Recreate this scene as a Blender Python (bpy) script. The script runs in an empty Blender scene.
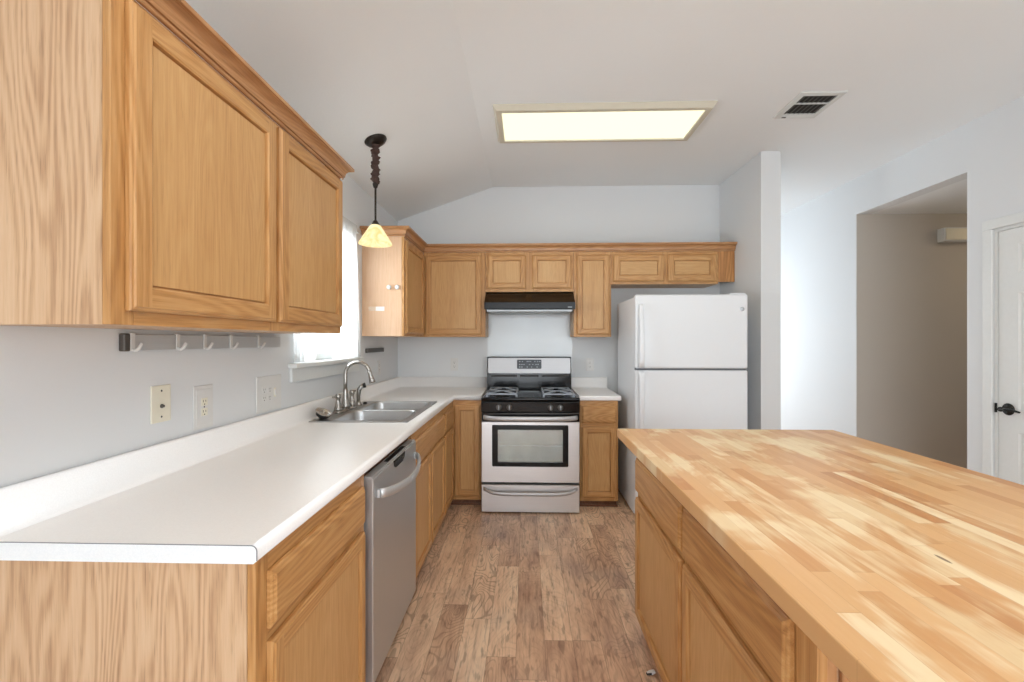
import bpy, bmesh, math, random
from mathutils import Vector, Matrix
random.seed(7)
SC = bpy.context.scene
COL = SC.collection
PI = math.pi

# ------------------------------------------------------------------ camera, world, exposure
EYE = 1.36
cam_d = bpy.data.cameras.new('camera')
cam_d.sensor_width = 36.0
cam_d.lens = 455.1 * 36.0 / 1024.0
cam_d.clip_start = 0.02
cam = bpy.data.objects.new('camera', cam_d)
COL.objects.link(cam)
cam.location = (0, 0, EYE)
cam.rotation_euler = (PI / 2, 0, math.atan(14 / 455.1))
SC.camera = cam
SC.view_settings.view_transform = 'Standard'
SC.view_settings.look = 'None'
SC.view_settings.gamma = 1.0
SC.view_settings.use_curve_mapping = False
SC.view_settings.exposure = 0.99
SC.cycles.use_denoising = True
SC.cycles.max_bounces = 10
SC.cycles.diffuse_bounces = 6
SC.cycles.sample_clamp_indirect = 6.0
SC.cycles.caustics_reflective = False
SC.cycles.caustics_refractive = False

SKY_STRENGTH = 3.0
SUNNY_SIDE = 3.4
LENS_STRENGTH = 0.72
FILL_LENS_STRENGTH = 5.6  # added fill light out of view, far brighter than the visible fixture
world = bpy.data.worlds.new('daylight')
SC.world = world
world.use_nodes = True
bgn = world.node_tree.nodes['Background']
bgn.inputs[0].default_value = (0.88, 0.945, 1.0, 1)
# hazy sky, brightest on the sunny left side of the house
_t = world.node_tree
_tc = _t.nodes.new('ShaderNodeTexCoord')
_sx = _t.nodes.new('ShaderNodeSeparateXYZ')
_mr = _t.nodes.new('ShaderNodeMapRange')
_mr.interpolation_type = 'SMOOTHSTEP'
_mr.inputs[1].default_value, _mr.inputs[2].default_value = -0.45, -0.95
_mr.inputs[3].default_value, _mr.inputs[4].default_value = SKY_STRENGTH, SKY_STRENGTH * SUNNY_SIDE
_t.links.new(_tc.outputs['Generated'], _sx.inputs[0])
_t.links.new(_sx.outputs[0], _mr.inputs[0])
_t.links.new(_mr.outputs[0], bgn.inputs[1])


def portal(name, loc, rot, sx, sy):
    """tells the renderer where a window opening is; emits nothing itself"""
    d = bpy.data.lights.new(name, 'AREA')
    d.shape = 'RECTANGLE'
    d.size, d.size_y = sx, sy
    d.cycles.is_portal = True
    o = bpy.data.objects.new(name, d)
    COL.objects.link(o)
    o.location = loc
    o.rotation_euler = rot
    return o


# ------------------------------------------------------------------ plan of the room (metres)
XL, YW, XR, HC = -1.243, 4.372, 3.0, 2.84
XCREASE, HLEFT = -0.32, 2.52
YREAR = -2.8
WT = 0.14

portal('portal_left_window', (XL - WT - 0.02, 2.83, 1.66), (0, -PI / 2, 0), 0.86, 0.90)
portal('portal_rear_door', (0.95, YREAR - WT - 0.02, 1.2), (PI / 2, 0, 0), 3.9, 2.4)
portal('portal_nook_window', (1.35, 6.52 + WT, 1.4), (-PI / 2, 0, 0), 2.1, 1.9)


# ------------------------------------------------------------------ material helpers
def lin(c):
    out = []
    for v in c:
        v /= 255.0
        out.append(v / 12.92 if v <= 0.04045 else ((v + 0.055) / 1.055) ** 2.4)
    return (out[0], out[1], out[2], 1.0)


class NT:
    def __init__(self, name):
        self.m = bpy.data.materials.new(name)
        self.m.use_nodes = True
        self.t = self.m.node_tree
        self.t.nodes.clear()
        self.out = self.t.nodes.new('ShaderNodeOutputMaterial')

    def new(self, kind):
        return self.t.nodes.new(kind)

    def put(self, sock, v):
        if v is None:
            return
        if isinstance(v, bpy.types.NodeSocket):
            self.t.links.new(v, sock)
        elif isinstance(v, (tuple, list)) and len(v) == 3 and sock.type == 'RGBA':
            sock.default_value = (v[0], v[1], v[2], 1)
        else:
            sock.default_value = v

    def math(self, op, a, b=None, c=None, clamp=False):
        n = self.new('ShaderNodeMath')
        n.operation = op
        n.use_clamp = clamp
        for i, v in enumerate((a, b, c)):
            self.put(n.inputs[i], v)
        return n.outputs[0]

    def vmath(self, op, a, b=None):
        n = self.new('ShaderNodeVectorMath')
        n.operation = op
        self.put(n.inputs[0], a)
        if b is not None:
            self.put(n.inputs[1], b)
        return n.outputs[0]

    def noise(self, vec, scale=1.0, detail=2.0, rough=0.5, dist=0.0, dims='3D'):
        n = self.new('ShaderNodeTexNoise')
        n.noise_dimensions = dims
        self.put(n.inputs['Vector'], vec)
        n.inputs['Scale'].default_value = scale
        n.inputs['Detail'].default_value = detail
        n.inputs['Roughness'].default_value = rough
        n.inputs['Distortion'].default_value = dist
        return n.outputs[0]

    def white(self, vec):
        n = self.new('ShaderNodeTexWhiteNoise')
        n.noise_dimensions = '3D'
        self.put(n.inputs['Vector'], vec)
        return n.outputs[0]

    def ramp(self, fac, stops, interp='LINEAR'):
        n = self.new('ShaderNodeValToRGB')
        n.color_ramp.interpolation = interp
        els = n.color_ramp.elements
        while len(els) < len(stops):
            els.new(0.5)
        for e, (p, c) in zip(els, stops):
            e.position = p
            e.color = c if len(c) == 4 else (c[0], c[1], c[2], 1)
        self.put(n.inputs[0], fac)
        return n.outputs[0]

    def smooth(self, v, a, b):
        n = self.new('ShaderNodeMapRange')
        n.interpolation_type = 'SMOOTHSTEP'
        self.put(n.inputs[0], v)
        n.inputs[1].default_value = a
        n.inputs[2].default_value = b
        return n.outputs[0]

    def mix(self, fac, a, b, mode='MIX'):
        n = self.new('ShaderNodeMix')
        n.data_type = 'RGBA'
        n.blend_type = mode
        self.put(n.inputs[0], fac)
        self.put(n.inputs[6], a)
        self.put(n.inputs[7], b)
        return n.outputs[2]

    def coords(self, randomise=True):
        tc = self.new('ShaderNodeTexCoord')
        v = tc.outputs['Object']
        if randomise:
            oi = self.new('ShaderNodeObjectInfo')
            c = self.new('ShaderNodeCombineXYZ')
            r = oi.outputs['Random']
            self.put(c.inputs[0], self.math('MULTIPLY', r, 37.0))
            self.put(c.inputs[1], self.math('MULTIPLY', r, 91.0))
            self.put(c.inputs[2], self.math('MULTIPLY', r, 53.0))
            v = self.vmath('ADD', v, c.outputs[0])
        return v

    def sep(self, v):
        n = self.new('ShaderNodeSeparateXYZ')
        self.put(n.inputs[0], v)
        return n.outputs

    def comb(self, x, y, z):
        n = self.new('ShaderNodeCombineXYZ')
        for i, v in enumerate((x, y, z)):
            self.put(n.inputs[i], v)
        return n.outputs[0]

    def bump(self, h, strength=0.2, dist=0.002):
        n = self.new('ShaderNodeBump')
        n.inputs['Strength'].default_value = strength
        n.inputs['Distance'].default_value = dist
        self.put(n.inputs['Height'], h)
        return n.outputs[0]

    def principled(self, **kw):
        n = self.new('ShaderNodeBsdfPrincipled')
        names = dict(color='Base Color', rough='Roughness', metal='Metallic', spec='Specular IOR Level', normal='Normal',
                     coat='Coat Weight', coat_rough='Coat Roughness', emit='Emission Color', emit_s='Emission Strength',
                     trans='Transmission Weight', aniso='Anisotropic', alpha='Alpha')
        for k, v in kw.items():
            self.put(n.inputs[names[k]], v)
        self.t.links.new(n.outputs[0], self.out.inputs[0])
        return n

    def done(self, shader=None):
        if shader is not None:
            self.t.links.new(shader, self.out.inputs[0])
        return self.m


def plain(name, rgb, rough=0.5, metal=0.0, spec=0.5, speckle=0.03, scale=40, coat=0.0):
    n = NT(name)
    v = n.coords(False)
    f = n.noise(v, scale, 3)
    c = lin(rgb)
    d = tuple(x * (1 - speckle * 2) for x in c[:3]) + (1,)
    col = n.mix(f, d, c)
    n.principled(color=col, rough=rough, metal=metal, spec=spec, coat=coat)
    return n.m


def paint(name, rgb, bump=0.12):
    n = NT(name)
    v = n.coords(False)
    big = n.noise(v, 1.3, 2)
    tex = n.noise(v, 90, 3, 0.6)
    c = lin(rgb)
    d = tuple(x * 0.965 for x in c[:3]) + (1,)
    n.principled(color=n.mix(big, d, c), rough=0.7, spec=0.25, normal=n.bump(tex, bump, 0.002))
    return n.m


def oak(name, axis, light, mid, dark, rough=0.38, figure=1.0):
    """red-oak veneer or board: open pores and flat-sawn figure running along the given axis"""
    n = NT(name)
    x, y, z = n.sep(n.coords(True))
    a, b, g = {'X': (y, z, x), 'Y': (x, z, y), 'Z': (x, y, z)}[axis]
    warp = n.noise(n.comb(n.math('MULTIPLY', a, 5.0), n.math('MULTIPLY', b, 5.0), n.math('MULTIPLY', g, 0.55)), 1.0, 2, 0.45)
    rings = n.math('SINE', n.math('MULTIPLY', warp, 190.0))
    rings = n.math('MULTIPLY_ADD', rings, 0.5, 0.5)
    fine = n.noise(n.comb(n.math('MULTIPLY', a, 150.0), n.math('MULTIPLY', b, 150.0), n.math('MULTIPLY', g, 5.0)), 1.0, 3, 0.65)
    pores = n.smooth(n.noise(n.comb(n.math('MULTIPLY', a, 380.0), n.math('MULTIPLY', b, 380.0), n.math('MULTIPLY', g, 16.0)), 1.0, 1), 0.56, 0.74)
    broad = n.noise(n.comb(n.math('MULTIPLY', a, 7.0), n.math('MULTIPLY', b, 7.0), n.math('MULTIPLY', g, 0.7)), 1.0, 2)
    t = n.math('MULTIPLY_ADD', fine, 0.75, n.math('MULTIPLY', rings, 0.24 * figure))
    t = n.math('ADD', t, n.math('MULTIPLY_ADD', broad, 0.5, -0.30))
    col = n.ramp(t, [(0.12, lin(light)), (0.48, lin(mid)), (0.95, lin(dark))])
    col = n.mix(n.math('MULTIPLY', pores, n.math('MULTIPLY_ADD', rings, 0.22 * figure, 0.10)), col, lin(tuple(c * 0.66 for c in dark)))
    n.principled(color=col, rough=rough, spec=0.45, normal=n.bump(fine, 0.06, 0.001))
    return n.m


def steel(name, rgb=(196, 196, 196), rough=0.3, axis='X', metal=1.0):
    n = NT(name)
    x, y, z = n.sep(n.coords(True))
    s = {'X': (2.0, 300.0, 300.0), 'Y': (300.0, 2.0, 300.0), 'Z': (300.0, 300.0, 2.0)}[axis]
    f = n.noise(n.comb(n.math('MULTIPLY', x, s[0]), n.math('MULTIPLY', y, s[1]), n.math('MULTIPLY', z, s[2])), 1.0, 3)
    c = lin(rgb)
    d = tuple(v * 0.86 for v in c[:3]) + (1,)
    n.principled(color=n.mix(f, d, c), metal=metal, rough=n.math('MULTIPLY_ADD', f, 0.14, rough - 0.07), normal=n.bump(f, 0.05, 0.0005))
    return n.m


M = {}
for ax in 'XYZ':
    M['oak' + ax] = oak('oak_board_' + ax.lower(), ax, (206, 162, 109), (188, 139, 84), (146, 96, 51))
    M['panel' + ax] = oak('oak_veneer_' + ax.lower(), ax, (209, 168, 116), (195, 150, 96), (168, 120, 70), figure=0.5)
    M['side' + ax] = oak('oak_print_' + ax.lower(), ax, (213, 183, 150), (202, 167, 131), (158, 118, 84), rough=0.42, figure=1.25)
    M['crown' + ax] = oak('oak_crown_' + ax.lower(), ax, (196, 150, 106), (178, 130, 86), (144, 98, 60), rough=0.32)
M['sidesmooth'] = oak('oak_print_smooth', 'Z', (216, 182, 150), (206, 168, 134), (182, 140, 106), rough=0.4, figure=0.25)
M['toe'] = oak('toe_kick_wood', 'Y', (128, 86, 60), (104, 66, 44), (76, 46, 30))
M['wall'] = paint('wall_paint', (222, 225, 227))
M['hallpaint'] = paint('hall_paint', (198, 193, 185))
M['ceil'] = paint('ceiling_paint', (237, 241, 243), 0.25)
M['trim'] = plain('trim_paint', (226, 229, 228), 0.4)
M['white'] = plain('white_enamel', (228, 232, 236), 0.32, speckle=0.008)
M['gasket'] = plain('gasket_grey', (96, 100, 106), 0.6)
M['black'] = plain('black_enamel', (14, 15, 18), 0.14, spec=0.38)
M['blacksoft'] = plain('black_plastic', (24, 24, 26), 0.45)
M['iron'] = plain('cast_iron', (152, 158, 166), 0.4, metal=0.15, scale=200)
M['steelX'] = steel('brushed_steel_x', (222, 220, 220), 0.38, 'X', 0.85)
M['steelP'] = steel('brushed_steel_panel', (188, 188, 190), 0.42, 'X', 0.55)
M['steelY'] = steel('brushed_steel_y', (205, 207, 208), 0.38, 'Y', 0.6)
M['steelZ'] = steel('brushed_steel_z', (206, 208, 210), 0.36, 'Z', 0.8)
M['nickel'] = steel('brushed_nickel', (176, 172, 166), 0.27, 'Z')
M['sinksteel'] = steel('sink_steel', (190, 190, 190), 0.30, 'Y')
M['polished'] = plain('polished_steel', (222, 222, 224), 0.27, metal=1.0, speckle=0.01)
M['ivory'] = plain('ivory_plastic', (232, 228, 210), 0.35)
M['plate'] = plain('white_plastic', (222, 222, 220), 0.35)
M['slot'] = plain('dark_slot', (58, 56, 54), 0.7)
M['bronze'] = plain('dark_bronze', (48, 42, 38), 0.35, metal=0.6)
M['fabric'] = plain('brown_fabric', (84, 64, 58), 0.9, speckle=0.25, scale=160)
M['almond'] = plain('almond_frame', (208, 203, 186), 0.45)
M['duct'] = plain('duct_shade', (40, 40, 38), 0.8)
M['ventwhite'] = plain('vent_enamel', (214, 217, 215), 0.4)
M['strip'] = plain('dark_metal_strip', (96, 92, 88), 0.4, metal=0.6)
M['hoodblack'] = plain('hood_black', (12, 13, 15), 0.22, spec=0.28)
M['display'] = plain('display_black', (40, 46, 52), 0.2)
M['mark'] = plain('pale_print', (150, 158, 162), 0.5)
M['handleblack'] = plain('dark_lever_metal', (52, 54, 54), 0.25, metal=0.8)


def m_laminate(name, rgb, rgb2):
    n = NT(name)
    v = n.coords(False)
    f = n.smooth(n.noise(v, 260, 4, 0.7), 0.35, 0.65)
    g = n.noise(v, 2.0, 2)
    col = n.mix(f, lin(rgb), lin(rgb2))
    n.principled(color=n.mix(n.math('MULTIPLY', g, 0.12), col, lin((206, 203, 199))), rough=0.33, spec=0.4)
    return n.m


M['laminate'] = m_laminate('white_laminate', (238, 237, 236), (243, 242, 241))
M['endcap'] = m_laminate('white_laminate_edge', (230, 235, 238), (236, 240, 242))
M['seam'] = plain('seam_line', (120, 122, 128), 0.6)
M['splash'] = plain('white_gloss_sheet', (226, 232, 235), 0.12, speckle=0.006)


def m_floor():
    n = NT('hickory_planks')
    x, y, z = n.sep(n.coords(False))
    W = 0.127
    xs = n.math('DIVIDE', n.math('ADD', x, 0.043), W)
    ix = n.math('FLOOR', xs)
    fx = n.math('FRACT', xs)
    off = n.white(n.comb(ix, 3.3, 0.0))
    ln = n.math('MULTIPLY_ADD', n.white(n.comb(ix, 9.1, 2.0)), 0.35, 0.75)
    ys = n.math('DIVIDE', n.math('ADD', y, n.math('MULTIPLY', off, 3.0)), ln)
    iy = n.math('FLOOR', ys)
    fy = n.math('FRACT', ys)
    rnd = n.white(n.comb(ix, iy, 1.0))
    rnd2 = n.white(n.comb(ix, iy, 7.0))
    sx = n.math('MULTIPLY_ADD', rnd, 40.0, x)
    sy = n.math('MULTIPLY_ADD', rnd2, 17.0, y)
    warp = n.noise(n.comb(n.math('MULTIPLY', sx, 6.0), n.math('MULTIPLY', sy, 2.4), rnd), 1.0, 1.3, 0.5, 0.2)
    rings = n.math('SINE', n.math('MULTIPLY', warp, 150.0))
    rings = n.smooth(rings, 0.45, 1.0)
    fine = n.noise(n.comb(n.math('MULTIPLY', sx, 75.0), n.math('MULTIPLY', sy, 5.0), rnd), 1.0, 4, 0.65)
    blot = n.noise(n.comb(n.math('MULTIPLY', sx, 11.0), n.math('MULTIPLY', sy, 2.6), rnd2), 1.0, 4, 0.65)
    t = n.math('MULTIPLY_ADD', rnd, 0.34, n.math('MULTIPLY', blot, 0.95))
    t = n.math('ADD', t, -0.12)
    col = n.ramp(t, [(0.20, lin((162, 126, 105))), (0.42, lin((206, 168, 139))), (0.60, lin((230, 195, 163))), (0.82, lin((243, 215, 184)))])
    col = n.mix(n.math('MULTIPLY', rings, n.math('MULTIPLY_ADD', n.smooth(rnd2, 0.2, 0.9), 0.34, 0.10)), col, lin((108, 74, 54)))
    streak = n.smooth(fine, 0.48, 0.70)
    col = n.mix(n.math('MULTIPLY', streak, 0.44), col, lin((110, 78, 60)))
    # short dark ticks of scraped hickory
    tick = n.smooth(n.noise(n.comb(n.math('MULTIPLY', sx, 38.0), n.math('MULTIPLY', sy, 9.0), rnd), 1.0, 2, 0.5), 0.58, 0.68)
    col = n.mix(n.math('MULTIPLY', tick, 0.40), col, lin((86, 58, 44)))
    grey = n.noise(n.comb(x, y, 0.0), 2.1, 2)
    col = n.mix(n.math('MULTIPLY', n.smooth(grey, 0.45, 0.75), 0.30), col, lin((150, 140, 136)))
    e1 = n.math('LESS_THAN', n.math('MINIMUM', fx, n.math('SUBTRACT', 1.0, fx)), 0.010)
    e2 = n.math('LESS_THAN', n.math('MINIMUM', fy, n.math('SUBTRACT', 1.0, fy)), 0.0018)
    gap = n.math('MAXIMUM', e1, e2)
    col = n.mix(n.math('MULTIPLY', gap, 0.40), col, lin((88, 62, 48)))
    h = n.math('SUBTRACT', n.math('MULTIPLY', fine, 0.4), gap)
    n.principled(color=col, rough=n.math('MULTIPLY_ADD', fine, 0.2, 0.30), spec=0.42, normal=n.bump(h, 0.12, 0.002))
    return n.m


def m_butcher():
    n = NT('butcher_block')
    x, y, z = n.sep(n.coords(False))
    W = 0.041
    xs = n.math('DIVIDE', x, W)
    ix = n.math('FLOOR', xs)
    fx = n.math('FRACT', xs)
    off = n.white(n.comb(ix, 4.0, 0.0))
    ln = n.math('MULTIPLY_ADD', n.white(n.comb(ix, 5.0, 2.0)), 0.25, 0.30)
    ys = n.math('DIVIDE', n.math('ADD', y, n.math('MULTIPLY', off, 2.0)), ln)
    iy = n.math('FLOOR', ys)
    fy = n.math('FRACT', ys)
    r1 = n.white(n.comb(ix, iy, 1.0))
    r2 = n.white(n.comb(ix, iy, 5.0))
    sx = n.math('MULTIPLY_ADD', r1, 30.0, x)
    fine = n.noise(n.comb(n.math('MULTIPLY', sx, 120.0), n.math('MULTIPLY', y, 5.0), r2), 1.0, 3, 0.6)
    # varnish worn away in long patches; every stave has worn a little differently
    wear = n.noise(n.comb(n.math('MULTIPLY', x, 4.6), n.math('MULTIPLY', y, 1.9), 1.7), 1.0, 4, 0.62, 0.35)
    wear = n.math('ADD', wear, n.math('MULTIPLY_ADD', r1, 0.15, -0.075))
    wear = n.math('ADD', wear, n.math('MULTIPLY_ADD', fine, 0.16, -0.08))
    worn = n.smooth(wear, 0.455, 0.585)
    varn = n.ramp(n.math('MULTIPLY_ADD', fine, 0.35, n.math('MULTIPLY', r2, 0.75)),
                  [(0.10, lin((222, 180, 130))), (0.45, lin((215, 168, 116))), (0.75, lin((206, 154, 102))), (1.0, lin((192, 134, 84)))])
    bare = n.ramp(n.math('MULTIPLY_ADD', fine, 0.4, n.math('MULTIPLY', r2, 0.6)),
                  [(0.1, lin((239, 220, 184))), (0.6, lin((230, 204, 162))), (1.0, lin((218, 184, 138)))])
    col = n.mix(worn, varn, bare)
    # one dark knot scar
    kd = n.math('ADD', n.math('POWER', n.math('DIVIDE', n.math('SUBTRACT', x, -0.147), 0.0045), 2.0), n.math('POWER', n.math('DIVIDE', n.math('SUBTRACT', y, -0.342), 0.020), 2.0))
    col = n.mix(n.math('MULTIPLY', n.smooth(kd, 1.3, 0.5), 0.75), col, lin((92, 56, 36)))
    seam = n.math('MAXIMUM', n.math('LESS_THAN', fx, 0.03), n.math('LESS_THAN', fy, 0.004))
    col = n.mix(n.math('MULTIPLY', seam, 0.22), col, lin((150, 98, 58)))
    n.principled(color=col, rough=n.math('MULTIPLY_ADD', worn, 0.15, 0.38), spec=0.35, normal=n.bump(fine, 0.04, 0.001))
    return n.m


M['floor'] = m_floor()
M['butcher'] = m_butcher()


def m_glass(name, tint=(1, 1, 1), base=0.04, gain=0.5, rough=0.02):
    n = NT(name)
    tr = n.new('ShaderNodeBsdfTransparent')
    tr.inputs[0].default_value = (tint[0], tint[1], tint[2], 1)
    gl = n.new('ShaderNodeBsdfGlossy')
    gl.inputs['Roughness'].default_value = rough
    gl.inputs[0].default_value = (0.95, 0.97, 0.97, 1)
    lw = n.new('ShaderNodeLayerWeight')
    lw.inputs[0].default_value = 0.25
    f = n.math('MULTIPLY_ADD', lw.outputs['Facing'], gain, base, clamp=True)
    mx = n.new('ShaderNodeMixShader')
    n.put(mx.inputs[0], f)
    n.t.links.new(tr.outputs[0], mx.inputs[1])
    n.t.links.new(gl.outputs[0], mx.inputs[2])
    return n.done(mx.outputs[0])


M['glass'] = m_glass('window_glass')
M['ovenglass'] = m_glass('oven_glass', (0.75, 0.8, 0.78), 0.22, 0.4, 0.08)


def m_curtain():
    n = NT('sheer_curtain')
    v = n.coords(False)
    w = n.noise(v, 350, 2)
    df = n.new('ShaderNodeBsdfDiffuse')
    df.inputs[0].default_value = (0.86, 0.87, 0.86, 1)
    tl = n.new('ShaderNodeBsdfTranslucent')
    tl.inputs[0].default_value = (0.80, 0.82, 0.82, 1)
    tr = n.new('ShaderNodeBsdfTransparent')
    m1 = n.new('ShaderNodeMixShader')
    m1.inputs[0].default_value = 0.7
    n.t.links.new(df.outputs[0], m1.inputs[1])
    n.t.links.new(tl.outputs[0], m1.inputs[2])
    m2 = n.new('ShaderNodeMixShader')
    n.put(m2.inputs[0], n.math('MULTIPLY_ADD', w, 0.5, 0.12))
    n.t.links.new(m1.outputs[0], m2.inputs[1])
    n.t.links.new(tr.outputs[0], m2.inputs[2])
    return n.done(m2.outputs[0])


M['curtain'] = m_curtain()


def m_emit(name, rgb, strength, mottled=None):
    n = NT(name)
    e = n.new('ShaderNodeEmission')
    c = lin(rgb)
    if mottled:
        f = n.noise(n.coords(False), 18, 3, 0.6, 0.8)
        n.put(e.inputs[0], n.mix(n.smooth(f, 0.35, 0.7), c, lin(mottled)))
    else:
        e.inputs[0].default_value = c
    e.inputs[1].default_value = strength
    return n.done(e.outputs[0])


M['lens'] = m_emit('lit_fluorescent_lens', (255, 247, 208), LENS_STRENGTH)
M['lens_fill'] = m_emit('fill_light_lens', (255, 250, 240), FILL_LENS_STRENGTH)  # lens of the added fill light
M['shade'] = m_emit('lit_amber_glass', (255, 240, 190), 0.62, (255, 214, 138))
M['bulb'] = m_emit('lit_bulb', (255, 226, 170), 14.0)
M['hallbulb'] = m_emit('lit_hall_globe', (255, 230, 194), 9.0)


# ------------------------------------------------------------------ mesh helpers
class MB:
    def __init__(self):
        self.b = bmesh.new()

    def face(self, pts, mat=0, smooth=False):
        f = self.b.faces.new([self.b.verts.new(p) for p in pts])
        f.material_index = mat
        f.smooth = smooth
        return f

    def box(self, x0, x1, y0, y1, z0, z1, mat=0, bev=0.0, seg=2):
        m = Matrix.LocRotScale(Vector(((x0 + x1) / 2, (y0 + y1) / 2, (z0 + z1) / 2)), None, Vector((abs(x1 - x0), abs(y1 - y0), abs(z1 - z0))))
        r = bmesh.ops.create_cube(self.b, size=1.0, matrix=m)
        vs = r['verts']
        if bev > 0:
            es = list({e for v in vs for e in v.link_edges})
            r2 = bmesh.ops.bevel(self.b, geom=es, offset=bev, segments=seg, affect='EDGES', profile=0.5)
            fs = {f for v in vs if v.is_valid for f in v.link_faces} | set(r2['faces'])
        else:
            fs = {f for v in vs for f in v.link_faces}
        for f in fs:
            f.material_index = mat
        return self

    def prism(self, poly, axis, a, b, mat=0, capmat=None):
        """poly: 2-D points; axis X: (y,z), axis Y: (x,z), axis Z: (x,y)"""
        def P(p, t):
            return {'X': (t, p[0], p[1]), 'Y': (p[0], t, p[1]), 'Z': (p[0], p[1], t)}[axis]
        A = [self.b.verts.new(P(p, a)) for p in poly]
        B = [self.b.verts.new(P(p, b)) for p in poly]
        k = len(poly)
        for i in range(k):
            f = self.b.faces.new((A[i], A[(i + 1) % k], B[(i + 1) % k], B[i]))
            f.material_index = mat
        for loop in (list(reversed(A)), B):
            f = self.b.faces.new(loop)
            f.material_index = mat if capmat is None else capmat
        return self

    def loops(self, loops, mat=0, smooth=True, closed=True, cap0=False, cap1=False):
        """skin a list of equally long point loops"""
        L = [[self.b.verts.new(p) for p in lp] for lp in loops]
        k = len(L[0])
        for a, b in zip(L[:-1], L[1:]):
            for i in range(k if closed else k - 1):
                j = (i + 1) % k
                f = self.b.faces.new((a[i], a[j], b[j], b[i]))
                f.smooth = smooth
                f.material_index = mat
        if cap0:
            f = self.b.faces.new(list(reversed(L[0]))); f.material_index = mat
        if cap1:
            f = self.b.faces.new(L[-1]); f.material_index = mat
        return self

    def lathe(self, prof, origin=(0, 0, 0), axis=(0, 0, 1), n=24, mat=0, smooth=True):
        """prof: (radius, height along the axis)"""
        ax = Vector(axis).normalized()
        q = Vector((0, 0, 1)).rotation_difference(ax).to_matrix()
        o = Vector(origin)
        lps = []
        for r, h in prof:
            r = max(r, 1e-5)
            lps.append([o + q @ Vector((r * math.cos(2 * PI * i / n), r * math.sin(2 * PI * i / n), h)) for i in range(n)])
        return self.loops(lps, mat, smooth, True, True, True)

    def tube(self, path, rad, n=12, mat=0, flat=1.0, cap=True):
        """round bar through the points; rad a number or one per point"""
        P = [Vector(p) for p in path]
        R = rad if isinstance(rad, (list, tuple)) else [rad] * len(P)
        lps = []
        up = None
        for i, p in enumerate(P):
            t = (P[min(i + 1, len(P) - 1)] - P[max(i - 1, 0)]).normalized()
            if up is None:
                up = t.orthogonal().normalized()
            else:
                up = (up - t * up.dot(t)).normalized()
            s = t.cross(up)
            lps.append([p + (up * math.cos(2 * PI * k / n) + s * math.sin(2 * PI * k / n) * flat) * R[i] for k in range(n)])
        return self.loops(lps, mat, True, True, cap, cap)

    def build(self, name, mats, parent=None, origin=None, recalc=True):
        if recalc:
            bmesh.ops.recalc_face_normals(self.b, faces=self.b.faces[:])
        o0 = Vector((0, 0, 0))
        if parent is not None:
            p = parent
            while p.parent is not None:
                p = p.parent
            o0 = Vector(p['_o'])
        elif origin is not None:
            o0 = Vector(origin)
        bmesh.ops.translate(self.b, verts=self.b.verts[:], vec=-o0)
        me = bpy.data.meshes.new(name)
        self.b.to_mesh(me)
        self.b.free()
        for m in (mats if isinstance(mats, (list, tuple)) else [mats]):
            me.materials.append(m)
        o = bpy.data.objects.new(name, me)
        COL.objects.link(o)
        if parent is not None:
            o.parent = parent
        else:
            o.location = o0
            o['_o'] = tuple(o0)
        return o


def tag(o, label, cat, group=None, kind=None):
    o['label'] = label
    o['category'] = cat
    if group:
        o['group'] = group
    if kind:
        o['kind'] = kind
    return o


def thing(name, label, cat, loc, group=None, kind=None):
    o = bpy.data.objects.new(name, None)
    COL.objects.link(o)
    o.empty_display_size = 0.1
    o.location = loc
    o['_o'] = tuple(loc)
    return tag(o, label, cat, group, kind)


def structure(name, mb, mats, label, cat):
    return tag(mb.build(name, mats), label, cat, None, 'structure')


class Face:
    """a vertical plane that doors are hung on: u along it, n outward from it, z up"""
    def __init__(self, side, n0):
        self.side, self.n0 = side, n0
        self.h = 'Y' if side in ('px', 'nx') else 'X'

    def P(self, u, n, z):
        if self.side == 'px':
            return (self.n0 + n, u, z)
        if self.side == 'nx':
            return (self.n0 - n, u, z)
        return (u, self.n0 - n, z)

    def box(self, mb, u0, u1, n0, n1, z0, z1, mat=0, bev=0.0):
        a, b = self.P(u0, n0, z0), self.P(u1, n1, z1)
        return mb.box(min(a[0], b[0]), max(a[0], b[0]), min(a[1], b[1]), max(a[1], b[1]), z0, z1, mat, bev)


def ring(mb, F, u0, u1, z0, z1, a, b, mv=0, mh=0):
    """four mitred strips between inset/height a=(d,n) and b"""
    def c(q):
        d, n = q
        return [F.P(u0 + d, n, z0 + d), F.P(u1 - d, n, z0 + d), F.P(u1 - d, n, z1 - d), F.P(u0 + d, n, z1 - d)]
    A, B = c(a), c(b)
    for i in range(4):
        j = (i + 1) % 4
        mb.face([A[i], A[j], B[j], B[i]], mh if i in (0, 2) else mv)


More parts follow.
